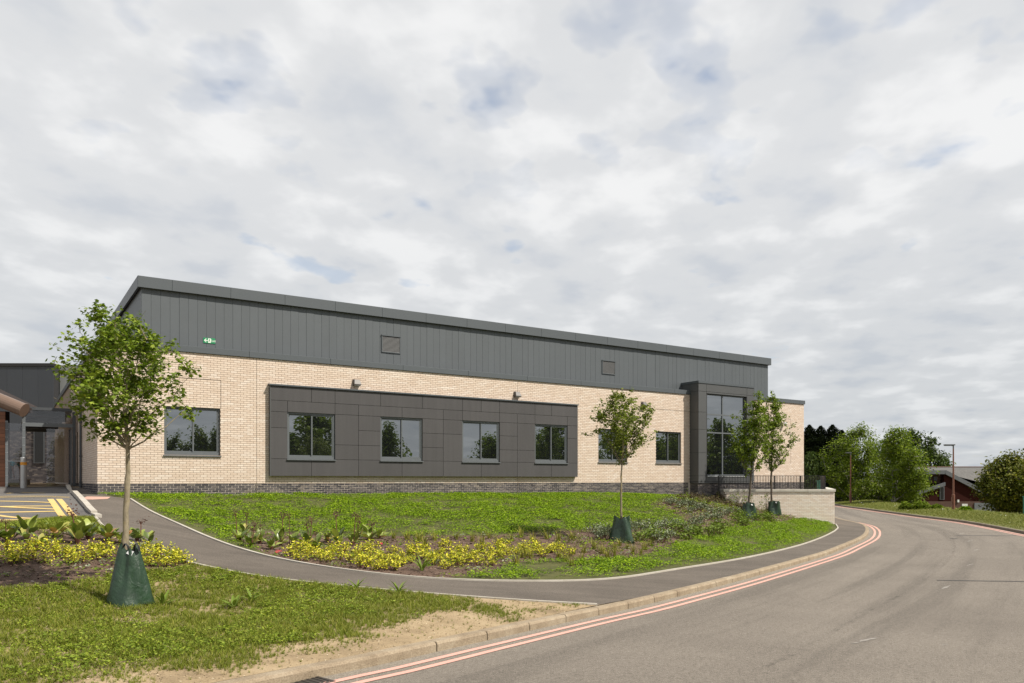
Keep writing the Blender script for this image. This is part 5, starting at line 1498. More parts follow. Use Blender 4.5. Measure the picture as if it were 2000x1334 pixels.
# ------------------------------------------------------------------ ground cover (stuff)
rs = np.random.RandomState(77)
def vnoise(P2, cell, seed):
    """smooth value noise"""
    r_ = np.random.RandomState(seed); G = r_.uniform(0, 1, (64, 64))
    q = np.asarray(P2)/cell + 1000.0; i = np.floor(q).astype(int); f = q-i; f = f*f*(3-2*f)
    a = G[i[:, 0] % 64, i[:, 1] % 64]; b = G[(i[:, 0]+1) % 64, i[:, 1] % 64]; c = G[i[:, 0] % 64, (i[:, 1]+1) % 64]; d = G[(i[:, 0]+1) % 64, (i[:, 1]+1) % 64]
    return (a*(1-f[:, 0])+b*f[:, 0])*(1-f[:, 1]) + (c*(1-f[:, 0])+d*f[:, 0])*f[:, 1]
def rosette(n, r, h, size, seed, template=LEAF2, flat=30):
    r_ = np.random.RandomState(seed); a = r_.uniform(0, 6.28, n); q = np.sqrt(r_.uniform(0, 1, n))
    pos = np.column_stack([np.cos(a)*q*r, np.sin(a)*q*r, h*(1-.5*q)*r_.uniform(.45, 1.0, n)])
    rot = euler_mats(np.radians(r_.uniform(-flat, flat, n)), np.radians(r_.uniform(-flat, flat, n)), a - math.pi/2 + r_.normal(0, .7, n))
    V = []; Fc = []; tv = np.array(template[0])
    s_ = size*r_.uniform(.7, 1.3, n)
    for i in range(n):
        b = len(V); V += list(map(tuple, (rot[i] @ tv.T).T*s_[i] + pos[i])); Fc += [tuple(b+k for k in f) for f in template[1]]
    return (V, Fc)
def tuft(n, h, w, spread, seed, seg=2):
    r_ = np.random.RandomState(seed); V, Fc = [], []
    for i in range(n):
        a = r_.uniform(0, 6.28); l = h*r_.uniform(.6, 1.1); sp = spread*r_.uniform(.3, 1.2); x0, y0 = r_.normal(0, w*2.0, 2); ca, sa = math.cos(a), math.sin(a); b = len(V)
        for k in range(seg+1):
            t = k/seg; ww = w*(1-t)*.5 + .0004; d = sp*t**1.6*l; zz_ = l*t*(1-.25*t*sp)
            V.append((x0+ca*d-sa*ww, y0+sa*d+ca*ww, zz_)); V.append((x0+ca*d+sa*ww, y0+sa*d-ca*ww, zz_))
        for k in range(seg): Fc.append((b+2*k, b+2*k+1, b+2*k+3, b+2*k+2))
    return (V, Fc)
def sample_region(n, x0, x1, y0, y1, near=None):
    P2 = np.column_stack([rs.uniform(x0, x1, n), rs.uniform(y0, y1, n)])
    return P2[(np.abs(P2[:, 0]) < P2[:, 1]*.70 + .6)]
def masked(P2, kind):
    k = in_poly(P2, OUT) & ~in_poly(P2, PATH) & ~in_poly(P2, CARP)
    up = in_poly(P2, UPPER); ba = in_poly(P2, BEDA); bb_ = in_poly(P2, BEDB)
    if kind == 'bank': return P2[k & up & ~ba]
    if kind == 'bed': return P2[k & (ba | bb_)]
    if kind == 'front': return P2[k & ~up & ~bb_ & ~ba & (P2[:, 1] < 26)]
def put(name, tm, P2, size, mat, kind='stuff', tilt=8, dz=0.0, label=None):
    n = len(P2); z = terr(P2)+dz
    rot = euler_mats(np.radians(rs.uniform(-tilt, tilt, n)), np.radians(rs.uniform(-tilt, tilt, n)), rs.uniform(0, 6.28, n))
    o = link(name, scatter_mesh(name, tm, np.column_stack([P2, z]), rot, size, mat))
    return tag(o, label, None, None, kind)
def front_dist(P2):
    # signed distance in front of the brick face (positive = outside)
    q = np.asarray(P2) - COR; return -(q[:, 0]*-DY + q[:, 1]*DX)
# bank: dense bright green weeds and clover
Pb = masked(sample_region(62000, -16, 22, 12.5, 46), 'bank')
du = dist_line(Pb, UL); Pb = Pb[(du > .10) & (front_dist(Pb) > .12)]
nz = vnoise(Pb, 1.1, 1)*.6 + vnoise(Pb, .37, 2)*.4
du = dist_line(Pb, UL)
keep = (rs.uniform(0, 1, len(Pb)) < np.clip(.25 + 2.1*(nz-.18), .1, 1)) & ((du > .28) | (rs.uniform(0, 1, len(Pb)) < .5))
Pb = Pb[keep]; nz = nz[keep]; du = du[keep]
cut = rs.uniform(0, 1, len(Pb))
for i in range(3):
    s_ = (cut >= i/3) & (cut < (i+1)/3)
    put('ground_cover', rosette(18, .14, .13, .050, 40+i), Pb[s_], (.5 + .75*nz[s_] + rs.uniform(-.1, .25, s_.sum()))*np.clip(.45 + du[s_]*.8, .45, 1.0), M['cover'], label='dense bright green clover and weeds on the bank')
# low weeds inside the beds
Pw = masked(sample_region(30000, -14, 20, 9, 42), 'bed'); nzw = vnoise(Pw, .8, 9)
Pw = Pw[(rs.uniform(0, 1, len(Pw)) < np.clip((nzw-.27)*2.2 + .8*np.clip((Pw[:, 0]-1.0)/3, 0, .9), 0, .9))]
cut = rs.uniform(0, 1, len(Pw))
for i, (mt, a, b) in enumerate((('weed', 0, .55), ('cover', .55, .75), ('bronze', .75, .88), ('silver', .88, 1.0))):
    s_ = (cut >= a) & (cut < b)
    put('bed_weeds', rosette(11, .10, .10, .055, 51+i), Pw[s_], rs.uniform(.45, 1.25, s_.sum())*(1+.25*np.clip((Pw[s_][:, 0]-1)/4, 0, 1)), M[mt], label='small weeds between the bed plants')
# bark chips
Pc = masked(sample_region(130000, -14, 20, 9, 42), 'bed')
CHIP = ([(-.5,-.25,0), (.5,-.2,.05), (.45,.25,.0), (-.4,.28,.08)], [(0,1,2,3)])
M['chip'] = leaf_mat('bark chips', [(0.0, (0.055, 0.033, 0.024)), (0.6, (0.12, 0.078, 0.058)), (0.92, (0.20, 0.15, 0.12)), (1.0, (0.36, 0.30, 0.25))], trans=0.0, rough=.9)
put('bark_mulch', CHIP, Pc, rs.uniform(.02, .06, len(Pc)), M['chip'], tilt=28, dz=.010, label='loose bark chips covering the planting beds')
# front verge: patchy grass and weeds that thin out to bare sandy soil towards the kerb
Pf = masked(sample_region(190000, -14, 3, 4.5, 22), 'front')
dk = dist_line(Pf, KERB); dl = dist_line(Pf, LL)
nf = vnoise(Pf, .9, 5)*.55 + vnoise(Pf, .28, 6)*.45
thick = np.clip((dk - .16 - .62*np.clip((Pf[:, 0]+3.3)/2.5, 0, 1.2))/.95, 0, 1)*np.clip(1.25-(Pf[:, 0]+1.6)/1.6, .06, 1) + (nf-.53)*1.9
kp = (rs.uniform(0, 1, len(Pf)) < np.clip(thick*2.0, 0.03, .98)) & (dl > .05) & (dk > .03)
Pg = Pf[kp]; tg = np.clip(thick[kp], .15, 1.1)
cut = rs.uniform(0, 1, len(Pg))
for i in range(3):
    s_ = (cut >= i/3) & (cut < (i+1)/3)
    put('verge_grass', tuft(11, .065, .0042, .9, 60+i), Pg[s_], .45 + .75*tg[s_]*rs.uniform(.5, 1.2, s_.sum()), M['grass'], tilt=15, label='short patchy grass of the front verge')
Pw = masked(sample_region(26000, -14, 1, 5, 16), 'front'); dk = dist_line(Pw, KERB); dl = dist_line(Pw, LL)
nw = vnoise(Pw, 1.3, 15)*.6 + vnoise(Pw, .4, 16)*.4
Pw = Pw[(dk > .8 + .5*(nw-.5)) & (dl > .12) & (Pw[:, 0] < -1.0) & (rs.uniform(0, 1, len(Pw)) < np.clip((nw-.36)*4.2, 0, 1))]
cut = rs.uniform(0, 1, len(Pw))
for i in range(3):
    s_ = (cut >= i/3) & (cut < (i+1)/3)
    put('verge_weeds', rosette(24, .085, .08, .030, 70+i, flat=45), Pw[s_], rs.uniform(.5, 1.15, s_.sum()), M['weed'], label='leafy green weeds in the front verge')
sel = rs.uniform(0, 1, len(Pf)) < .035*np.clip((dist_line(Pf, KERB)-.1)*2, 0, 1)
M['straw'] = leaf_mat('dry straw grass', [(0.0, (0.22, 0.17, 0.09)), (0.6, (0.36, 0.29, 0.16)), (1.0, (0.45, 0.38, 0.24))], trans=0.1, rough=.9)
put('dry_grass', tuft(10, .06, .004, 1.6, 68), Pf[sel], rs.uniform(.5, 1.2, sel.sum()), M['straw'], tilt=25, label='dry straw coloured grass scattered over the front verge')
# grit and dry bits on the bare soil
Pq = masked(sample_region(26000, -8, 3, 5, 13), 'front'); dk = dist_line(Pq, KERB); Pq = Pq[dk < 1.7]
M['grit'] = leaf_mat('grit and straw', [(0.0, (0.10, 0.075, 0.045)), (0.6, (0.30, 0.23, 0.14)), (1.0, (0.5, 0.42, 0.30))], trans=0.0, rough=.95)
put('soil_grit', CHIP, Pq, rs.uniform(.006, .022, len(Pq)), M['grit'], tilt=30, dz=.004, label='grit and straw on the bare soil by the kerb')
# ------------------------------------------------------------------ planted beds: every plant a thing of its own
ORD = 'leftmost,second,third,fourth,fifth,sixth,seventh,eighth,ninth,tenth,eleventh,twelfth,thirteenth,fourteenth,fifteenth,sixteenth'.split(',')
def ordinal(k): return ORD[k]
def place(proto, spots, label, group, smin=.85, smax=1.15, seed=1, cat='plant'):
    """proto is built at the origin; the first spot takes it, the others take copies with copies of its parts"""
    r_ = random.Random(seed); protos = proto if isinstance(proto, list) else [proto]; used = set()
    order = sorted(range(len(spots)), key=lambda k: spots[k][0]); rank = {k: n_ for n_, k in enumerate(order)}
    for i, p in enumerate(spots):
        pr = protos[i % len(protos)]
        o = pr if id(pr) not in used else copy_tree(pr)
        used.add(id(pr))
        x, y, z = gh(*p[:2]); s_ = r_.uniform(smin, smax)*(p[2] if len(p) > 2 else 1)
        o.location = (x, y, z-.005); o.rotation_euler = (0, 0, r_.uniform(0, 6.28)); o.scale = (s_, s_, s_*r_.uniform(.9, 1.1))
        tag(o, (ordinal(rank[i]) + ' ' + label[4:]) if label.startswith('NTH ') else label, cat, group)
def leaf_shape(L, W, nseg=5, fold=.12, curl=.25):
    V, Fc = [], []
    for k in range(nseg+1):
        t = k/nseg; w = W*(math.sin(math.pi*min(1, .12+.80*t**.85)))*.5; y = L*t; z = -curl*L*t*t + .0
        V += [(-w, y, z+fold*w), (0, y, z), (w, y, z+fold*w)]
    for k in range(nseg):
        b = 3*k; Fc += [(b, b+1, b+4, b+3), (b+1, b+2, b+5, b+4)]
    return V, Fc
def bergenia(seed, nleaf=12, stalks=1, sh=.5):
    r_ = random.Random(seed); o = empty('bergenia', (0, 0, 0))
    lv = []
    for v in range(2):
        V, Fc = leaf_shape(.235, .15, 6, .18, .30)
        me = bpy.data.meshes.new('leaf'); me.from_pydata(V, [], Fc); me.update(); me.materials.append(M['bergenia'])
        for p in me.polygons: p.use_smooth = True
        lv.append(me)
    for k in range(nleaf):
        a = 6.283*k/nleaf + r_.uniform(-.3, .3); el = r_.uniform(28, 80)
        q = r_.uniform(.02, .09); h = r_.uniform(.05, .16)*(el/60)
        l_ = link('leaf', lv[k % 2], o, (math.cos(a)*q, math.sin(a)*q, h), (R(el), R(r_.uniform(-18, 18)), a-math.pi/2))
        s_ = r_.uniform(.5, 1.0); l_.scale = (s_, s_, s_)
    m = MB()
    for k in range(nleaf): a = 6.283*k/nleaf; m.tube([(0,0,-.03),(math.cos(a)*.04, math.sin(a)*.04, .08)], .008, 5)
    m.build('stems', M['stalk'], o)
    for k in range(stalks):
        x, y = r_.uniform(-.06, .06), r_.uniform(-.06, .06); hh = sh*r_.uniform(.75, 1.1); dx, dy = r_.uniform(-.05, .05), r_.uniform(-.04, .04)
        m = MB(); m.tube([(x,y,0),(x+dx*.4,y+dy*.4,hh*.5),(x+dx,y+dy,hh)], [.011,.010,.008], 5)
        for b in range(5): m.tube([(x+dx*.9,y+dy*.9,hh*.9), (x+dx+r_.uniform(-.07,.07), y+dy+r_.uniform(-.06,.06), hh+r_.uniform(-.02,.06))], [.004,.003], 4)
        st = m.build('flower_stalk', M['stalk'], o)
        cl = ([], [])
        n_ = 46; pp = np.random.RandomState(seed*7+k).normal(0, 1, (n_, 3))*np.array([.050, .044, .036]) + np.array([x+dx, y+dy, hh+.03])
        rr_ = np.random.RandomState(seed+k); me = scatter_mesh('seed_head', LEAF2, pp, rnd_rot(rr_, n_, (-90, 90), 90), rr_.uniform(.024, .042, n_), M['seed'])
        tag(link('seed_head', me, st), kind='stuff')
    return o
LB = 'large leathery leaved plant'
berA = [(468,1058,1.05),(490,1068,1.0),(508,1062,1.1),(530,1074,1.0),(548,1066,.95),(572,1062,1),(600,1066,1.1),(618,1074,1.0),(640,1060,1.0),(660,1066,1.1),(690,1066,1.0),(700,1052,.9),(722,1056,1),(742,1052,1.05),(478,1048,.8)]
place([bergenia(1, 15, 1, .62), bergenia(2, 13, 2, .5), bergenia(3, 16, 1, .42), bergenia(4, 14, 0), bergenia(5, 15, 1, .68)], berA, 'NTH large leathery leaved plant from the left at the path end of the bank bed', 'leathery leaved plants on the bank', seed=3)
berB = [(-15,1062,1),(18,1060,1.0),(52,1056,1.1),(78,1066,.9),(108,1050,1.25),(152,1062,1.1),(172,1054,1.0),(212,1056,1.0),(236,1062,.8),(268,1058,.9),(290,1066,.7)]
place([bergenia(11, 14, 0), bergenia(12, 12, 1, .45), bergenia(13, 14, 0), bergenia(14, 15, 0)], berB, 'NTH large leathery leaved plant from the left in the front left bed', 'leathery leaved plants in the front left bed', seed=4)
# the odd leaf that has turned red
for i, p in enumerate(((541,1083),(551,1081),(556,1084),(672,1078),(746,1066))):
    x, y, z = gh(*p); V, Fc = leaf_shape(.12, .09, 5, .2, .2); m = MB(); m.v = V; m.f = Fc
    o = m.build('fallen_leaf', M['redleaf'], None, True, (x, y, z+.03), (R(30), 0, i*1.7)); tag(o, ORD[i] + ' red turned leaf from the left under the leathery leaved plants', 'leaf', 'red leaves on the bank bed')

def shrub(name, n, r, h, size, mat, seed, tm=LEAF2, pitch=(-20, 60), stems=True, upright=False):
    r_ = np.random.RandomState(seed); o = empty(name, (0, 0, 0))
    nst = max(6, n//14); P3 = []; m = MB()
    for k in range(nst):
        a = r_.uniform(0, 6.28); q = r*math.sqrt(r_.uniform(0, 1)); hh = h*r_.uniform(.65, 1.0)*(1-.35*(q/r)**2)
        e = np.array([math.cos(a)*q, math.sin(a)*q, hh]); s0 = e*np.array([.25, .25, 0]) - np.array([0, 0, .02])
        m.tube([tuple(s0), tuple((s0+e)/2 + r_.normal(0, .01, 3)), tuple(e)], [.005, .004, .002], 4)
        k_ = max(3, n//nst); t = r_.uniform(.45 if not upright else .2, 1.04, k_)[:, None]
        P3.append(s0 + (e-s0)*t + r_.normal(0, size*.55, (k_, 3)))
    P3 = np.vstack(P3); P3[:, 2] = np.maximum(P3[:, 2], .01); N_ = len(P3)
    link('foliage', scatter_mesh('foliage', tm, P3, rnd_rot(r_, N_, pitch, 45), size*r_.uniform(.7, 1.3, N_), mat), o)
    m.build('stems', M['stalk'], o)
    return o
yA = [(572,1088),(590,1080),(604,1086),(625,1092),(645,1086),(660,1094),(640,1098),(585,1096),(690,1098),(700,1088),(712,1104),(722,1078),(735,1090),(745,1100),(752,1110),(765,1082),(770,1096),(780,1106),(790,1090),(800,1100),(765,1114),(705,1110),(735,1114),(810,1082),(822,1092),(830,1078),(845,1096),(855,1104),(862,1086),(872,1076),(880,1096),(870,1112),(895,1088),(905,1078),(912,1100),(980,1072),(990,1080),(1020,1075),(1040,1072),(1055,1080),(1085,1072),(1092,1078),(965,1082),(940,1078),(610,1074),(668,1080),(925,1090),(950,1094),(935,1104),(975,1092),(1005,1084),(1062,1088),(1075,1080),(1110,1086),(960,1106),(895,1106),(1030,1086)]
yB = [(10,1078),(30,1088),(50,1080),(65,1094),(80,1074),(95,1086),(110,1078),(120,1092),(135,1080),(60,1072),(150,1088),(155,1100),(170,1082),(180,1094),(190,1078),(205,1088),(215,1078),(225,1092),(140,1102),(90,1100),(20,1102),(0,1092),(40,1098),(272,1078),(288,1086),(300,1078),(310,1094),(320,1084),(330,1096),(340,1090),(352,1096),(364,1101),(285,1100),(300,1106),(318,1108),(335,1107),(268,1092)]
ye = [shrub('yellow_shrub', 210, .19, .21, .038, M['yellow'], 80+i) for i in range(3)]
place(ye, yA, 'low shrub with bright yellow leaves in the bank bed by the path', 'yellow shrubs on the bank', .95, 1.4, 5)
ye = [shrub('yellow_shrub', 150, .16, .19, .038, M['yellow'], 90+i) for i in range(3)]
place(ye, yB, 'low shrub with bright yellow leaves in the front left bed', 'yellow shrubs in the front left bed', .8, 1.2, 6)
ye = [shrub('yellow_shrub', 130, .22, .22, .05, M['yellow'], 95)]
place(ye, [(1532,1006),(1542,1007),(1552,1008),(1562,1009),(1574,1013)], 'NTH low yellow shrub from the left at the retaining wall foot', 'yellow shrubs by the retaining wall', .8, 1.1, 7)
car = [(768,1052),(795,1054),(820,1058),(850,1056),(872,1062),(892,1054),(922,1058),(955,1052),(975,1062),(1018,1050),(1040,1056),(1046,1064),(1068,1053),(1090,1057),(1118,1054),(1020,1090),(980,1090),(1008,1102),(1035,1092),(1092,1090),(1105,1097),(1120,1082),(1135,1096),(1160,1072),(1175,1082),(1186,1090),(1200,1086),(1115,1106),(1140,1080),(1210,1066),(1225,1072),(1236,1082),(1258,1074),(1270,1066),(1200,1074),(1252,1084),(940,1064),(1000,1056),(830,1066)]
def sedge(seed):
    o = empty('sedge_tuft'); tv = tuft(30, .26, .012, .75, seed, 3); m = MB(); m.v = tv[0]; m.f = tv[1]; m.build('blades', M['carex'], o); return o
place([sedge(1), sedge(2), sedge(3)], car, 'tuft of olive gold sedge in the middle of the bank bed', 'sedge tufts on the bank', 1.0, 1.5, 8)
sil = [(1165,1042),(1180,1047),(1190,1054),(1172,1054),(1248,1042),(1264,1050),(1282,1046),(1300,1032),(1318,1028),(1335,1034),(1346,1042),(1360,1030),(1366,1022),(1350,1002),(1370,998),(1386,1003),(1402,1004),(1420,1006),(1434,1004),(1386,1014),(1406,1016),(1330,992),(1312,987),(1348,990),(1270,1034),(1240,1034),(1290,1060),(1310,1050)]
place([shrub('silver_shrub', 170, .24, .26, .05, M['silver'], 101, pitch=(10, 85)), shrub('silver_shrub', 150, .2, .22, .05, M['silver'], 102, pitch=(10, 85))], sil, 'silver grey leaved shrub in the right half of the bank bed', 'silver grey shrubs on the bank', 1.1, 1.6, 9)
grn = [(1326,1040),(1252,1058),(1286,1054),(1396,1036),(1404,1044),(1442,1021),(1476,1019),(1491,1017),(1502,1021),(1421,1031),(1381,1050),(1443,1013),(1360,1046),(1345,1054),(1455,1028),(1272,1058)]
place([shrub('green_shrub', 190, .28, .30, .06, M['greenlow'], 111), shrub('green_shrub', 160, .24, .26, .06, M['greenlow'], 112)], grn, 'NTH small rounded green shrub from the left in the bank bed', 'green shrubs on the bank', 1.1, 1.6, 10)
brz = [(1350,977),(1366,975),(1386,980),(1400,982),(1413,987),(1426,988),(1441,994),(1396,974),(1376,984),(1330,975),(1452,997),(1408,976),(1462,1000)]
place([shrub('bronze_shrub', 190, .42, .34, .075, M['bronze'], 121), shrub('bronze_shrub', 160, .36, .30, .075, M['bronze'], 122)], brz, 'NTH bronze brown low shrub from the left at the top of the bank', 'bronze shrubs at the top of the bank', .8, 1.2, 11)
upr = [(1430,992,1.0),(1441,993,1.3),(1453,994,1.1),(1466,997,1.2),(1489,1001,1.1),(1497,1001,1.2),(1525,1004,1.0),(1543,1006,.95),(1551,1007,1.05),(1566,1009,.75),(1574,1010,.7),(1590,1015,.6),(1341,975,.6),(1402,978,.6)]
place([shrub('upright_shrub', 60, .14, .95, .085, M['leaf_slim'], 131, upright=True, pitch=(-30, 60)), shrub('upright_shrub', 52, .12, .85, .085, M['leaf_mid'], 132, upright=True, pitch=(-30, 60))], upr, 'NTH thin upright leafy shrub from the left near the pale retaining wall', 'upright shrubs along the retaining wall', .85, 1.1, 12)
drk = [(1556,1007),(1566,1009),(1578,1011),(1586,1014)]
place([shrub('dark_shrub', 120, .24, .2, .07, M['leaf_dark'], 141)], drk, 'NTH dark leaved low plant from the left at the retaining wall foot', 'dark low plants by the retaining wall', .8, 1.1, 13)
# taller weeds that stand out of the verge
def bigweed(seed, n, L_, W_, el=(25, 75), mat='weed'):
    r_ = random.Random(seed); o = empty('tall_weed'); V, Fc = leaf_shape(L_, W_, 4, .25, .3); me = bpy.data.meshes.new('leaf'); me.from_pydata(V, [], Fc); me.update(); me.materials.append(M['greenlow'])
    for k in range(n):
        a = 6.283*k/n + r_.uniform(-.3, .3); link('leaf', me, o, (math.cos(a)*.02, math.sin(a)*.02, r_.uniform(0, .05)), (R(r_.uniform(*el)), 0, a-math.pi/2))
    return o
place([bigweed(1, 14, .22, .028)], [(778,1160)], 'spiky dark weed at the lower edge of the path', 'tall weeds', 1, 1.1, 14, 'weed')
place([bigweed(2, 9, .16, .03)], [(697,1152)], 'leafy upright weed beside the spiky weed on the verge', 'tall weeds', 1, 1.1, 15, 'weed')
place([bigweed(3, 8, .18, .05)], [(456,1190)], 'broad leaved pale weed in the middle of the verge', 'tall weeds', 1, 1.1, 16, 'weed')
place([bigweed(4, 9, .15, .04)], [(492,1176)], 'broad leaved weed further back in the middle of the verge', 'tall weeds', 1, 1.1, 17, 'weed')
place([bigweed(5, 10, .2, .045)], [(318,1184)], 'large leaved weed right beside the nearest watering bag', 'tall weeds', 1, 1.1, 18, 'weed')
place([bigweed(6, 12, .26, .03)], [(824,1116)], 'grey green spiky weed among the yellow shrubs', 'tall weeds', 1.2, 1.3, 19, 'weed')
x, y = px_on_kerb(597, 1322); o = empty('gutter_weed', (x, y, EYE-float(hroad(y))), 0, 'small tuft of weed growing in the gutter at the kerb', 'weed')
tv = tuft(26, .10, .008, .7, 4, 2); m = MB(); m.v = tv[0]; m.f = tv[1]; m.build('blades', M['carex'], o)
# gully grate in the channel
x, y = px_on_kerb(592, 1336); dg_ = empty('gully_grate', (x, y, EYE-float(hroad(y))), math.atan2(.77, .64), 'dark iron gully grate in the road channel at the bottom edge', 'grate')
M['iron'] = plain('cast iron', (0.05, 0.042, 0.036), 0.6, metal=.3, bump=.4)
m = MB(); m.box(-.24, .24, -.16, -.13, -.03, .008); m.box(-.24, .24, .13, .16, -.03, .008); m.box(-.24, -.21, -.13, .13, -.03, .008); m.box(.21, .24, -.13, .13, -.03, .008); m.build('frame', M['iron'], dg_)
for k in range(7): MB().box(-.19+k*.06, -.165+k*.06, -.13, .13, -.02, .006).build('bar', M['iron'], dg_)
MB().box(-.21, .21, -.13, .13, -.03, .0025).build('pit', M['kerb_joint'], dg_)
# ------------------------------------------------------------------ background on the right: lamp posts, far building, trees
def zv(x, y): return float(zfar([(x, y)])[0])
M['rust'] = plain('red brown lamp column', (0.17, 0.068, 0.042), 0.5)
M['lamphead'] = plain('grey lamp head', (0.10, 0.105, 0.11), 0.5)
def lamp_post(px, base_y, top_y, Y, label, arm):
    x = (px-CX)/F*Y; zb_ = EYE-(base_y-HY)/F*Y; h = (base_y-top_y)/F*Y
    zg_ = zv(x, y=Y); h += zb_-zg_
    o = empty('street_lamp', (x, Y, zg_), 0, label, 'street lamp', 'red brown street lamps on the far verge')
    m = MB(); m.tube([(0,0,-.1),(0,0,1.2),(0,0,1.22),(0,0,h-.25)], [.10,.10,.065,.045], 12); m.build('column', M['rust'], o)
    m = MB(); m.box(-.115, -.105, -.06, .06, .5, 1.0); m.build('access_door', M['rust'], o)
    m = MB(); m.tube([(0,0,h-.26),(0,0,h-.02)], .045, 10); m.tube([(0,0,h-.05),(-arm*.45,0,h)], .03, 8); m.build('bracket', M['lamphead'], o)
    m = MB(); m.box(-arm, .06, -.14, .14, h-.02, h+.06); m.box(-arm*.95, -arm*.3, -.12, .12, h-.05, h-.02); m.build('lamp_head', M['lamphead'], o)
lamp_post(1661.3, 982, 884.5, 77.0, 'far street lamp with red brown column in front of the birches', .45)
lamp_post(1862.0, 1006.5, 869.5, 55.0, 'near street lamp with red brown column in front of the far building', .62)
# far building
FY = 78.0
def fp(px, py): return ((px-CX)/F*FY, EYE + (HY-py)/F*FY)
fx0, fz0 = fp(1796, 1012)
fb = empty('gabled_building', (fx0, FY, EYE-2.9), 0, 'dark red boarded building with grey gable edges beyond the far verge', 'building')
def fl_(px, py, z0=EYE-2.9): x, z = fp(px, py); return (x-fx0, z-z0)
M['maroon'] = clad_mat('dark red boarding', (0.030, 0.007, 0.005), rough=.85, vary=.1, spec=.1); M['farbrick'] = plain('red brown brick', (0.085, 0.045, 0.032), .9, var=.15, scale=2)
M['slate'] = ground_mat('grey roof tiles', [(.3, (.09, .087, .082)), (.7, (.13, .125, .12))], 2.0, 6.0, .6, .4, .9); M['verge_board'] = plain('grey barge board', (0.11, 0.115, 0.125), .5); M['fardoor'] = plain('grey steel door', (0.13, 0.14, 0.15), .5)
def fpoly(name, pts, y0, y1, mat): m = MB(); m.prism([fl_(*p) for p in pts], 'y', y0, y1); return m.build(name, mat, fb, recalc=True)
fpoly('gable_wall', [(1796,979),(1796,962),(1844,944),(1844,925),(1848,925),(1968,989),(2060,989),(2060,979)], 0.0, 8.0, M['maroon'])
fpoly('brick_base', [(1796,1012),(1796,979.2),(2060,979.2),(2060,1012)], -.05, 8.0, M['farbrick'])
fpoly('barge_board', [(1843,918.5),(1846,918.5),(1975,986),(1975,994),(1844,926)], -.25, -.02, M['verge_board'])
fpoly('barge_board', [(1790,960),(1844,942),(1844,948.5),(1790,967)], -.25, -.02, M['verge_board'])
fpoly('clerestory', [(1806,944),(1806,926),(1843.5,926),(1843.5,944)], .6, 7, M['farbrick'])
fpoly('eaves_fascia', [(1800,926),(1800,919),(1843,918.5),(1843,926)], -.25, .55, M['verge_board'])
for px in (1820, 1833): fpoly('clerestory_window', [(px-4,939),(px-4,931),(px+3,931),(px+3,939)], .52, .58, M['darkpane'])
# main roof rising behind the gable to a level ridge
a_, b_ = fl_(1800, 919), fl_(1990, 919); c_, d_ = fl_(1990, 992), fl_(1847, 921)
m = MB(); m.v = [(a_[0], 8, a_[1]+.45), (b_[0]+6, 8, b_[1]+.45), (c_[0]+6, 1.0, c_[1]), (d_[0]+1.5, 0.6, d_[1]-.6), (a_[0], .6, a_[1]-.1)]; m.f = [(0,1,2,3,4)]
m.build('roof', M['slate'], fb)
m = MB(); m.tube([(a_[0], 8, a_[1]+.47), (b_[0]+6, 8, b_[1]+.47)], .09, 6); m.build('ridge_tiles', M['farbrick'], fb)
w = empty('window'); w.parent = fb
def fpc(name, pts, y0, y1, mat, par): m = MB(); m.prism([fl_(*p) for p in pts], 'y', y0, y1); o = m.build(name, mat, par, recalc=True); return o
fpc('frame', [(1835,976),(1835,952),(1844,950),(1844,976)], -.06, -.01, M['verge_board'], w); fpc('pane', [(1837,974.5),(1837,953),(1842.4,952),(1842.4,974.5)], -.09, -.061, M['darkpane'], w)
fpoly('door', [(1902,1012),(1902,982),(1942,982),(1942,1012)], -.12, -.052, M['fardoor'])
fpoly('sign_plate', [(1878,990),(1878,984),(1889,984),(1889,990)], -.09, -.052, M['whiteplastic'])
fpoly('wall_lamp', [(1868.5,981),(1868.5,976),(1872,976),(1872,981)], -.15, -.002, M['whiteplastic'])
fpoly('downpipe', [(1952,1012),(1952,989),(1955,989),(1955,1012)], -.15, -.052, M['verge_board'])
# cabinet and bin
gx_, gz_ = ((1999-CX)/F*47, EYE-2.3)
M['teal_cab'] = plain('green painted cabinet', (0.012, 0.16, 0.10), .5)
cb = empty('utility_cabinet', (gx_+.42, 47, zv(gx_+.42, 47)), 0, 'green utility cabinet on the far verge at the right edge', 'cabinet'); ch = (1010-981)/F*47+.35
MB().bbox(-.32, .32, -.2, .2, -.1, ch, .01).build('cabinet_body', M['teal_cab'], cb); MB().bbox(-.35, .35, -.23, .23, ch, ch+.05, .01).build('cabinet_lid', M['teal_cab'], cb); MB().box(-.01, .01, -.21, -.2, .1, ch-.1).build('door_gap', M['kerb_joint'], cb)
bx = (1602.5-CX)/F*47; bn = empty('green_bin', (bx, 47, EYE-.72), 0, 'green bin on the terrace seen through the end of the railing', 'bin'); bn.scale = (.62, .62, .76)
m = MB(); m.v = [(-.22,-.25,0),(.22,-.25,0),(.22,.25,0),(-.22,.25,0),(-.28,-.32,.85),(.28,-.32,.85),(.28,.32,.85),(-.28,.32,.85)]; m.f = [(0,3,2,1),(4,5,6,7),(0,1,5,4),(1,2,6,5),(2,3,7,6),(3,0,4,7)]; m.build('bin_body', M['teal_cab'], bn)
MB().bbox(-.3, .3, -.36, .34, .85, .93, .02).build('lid', M['teal_cab'], bn)

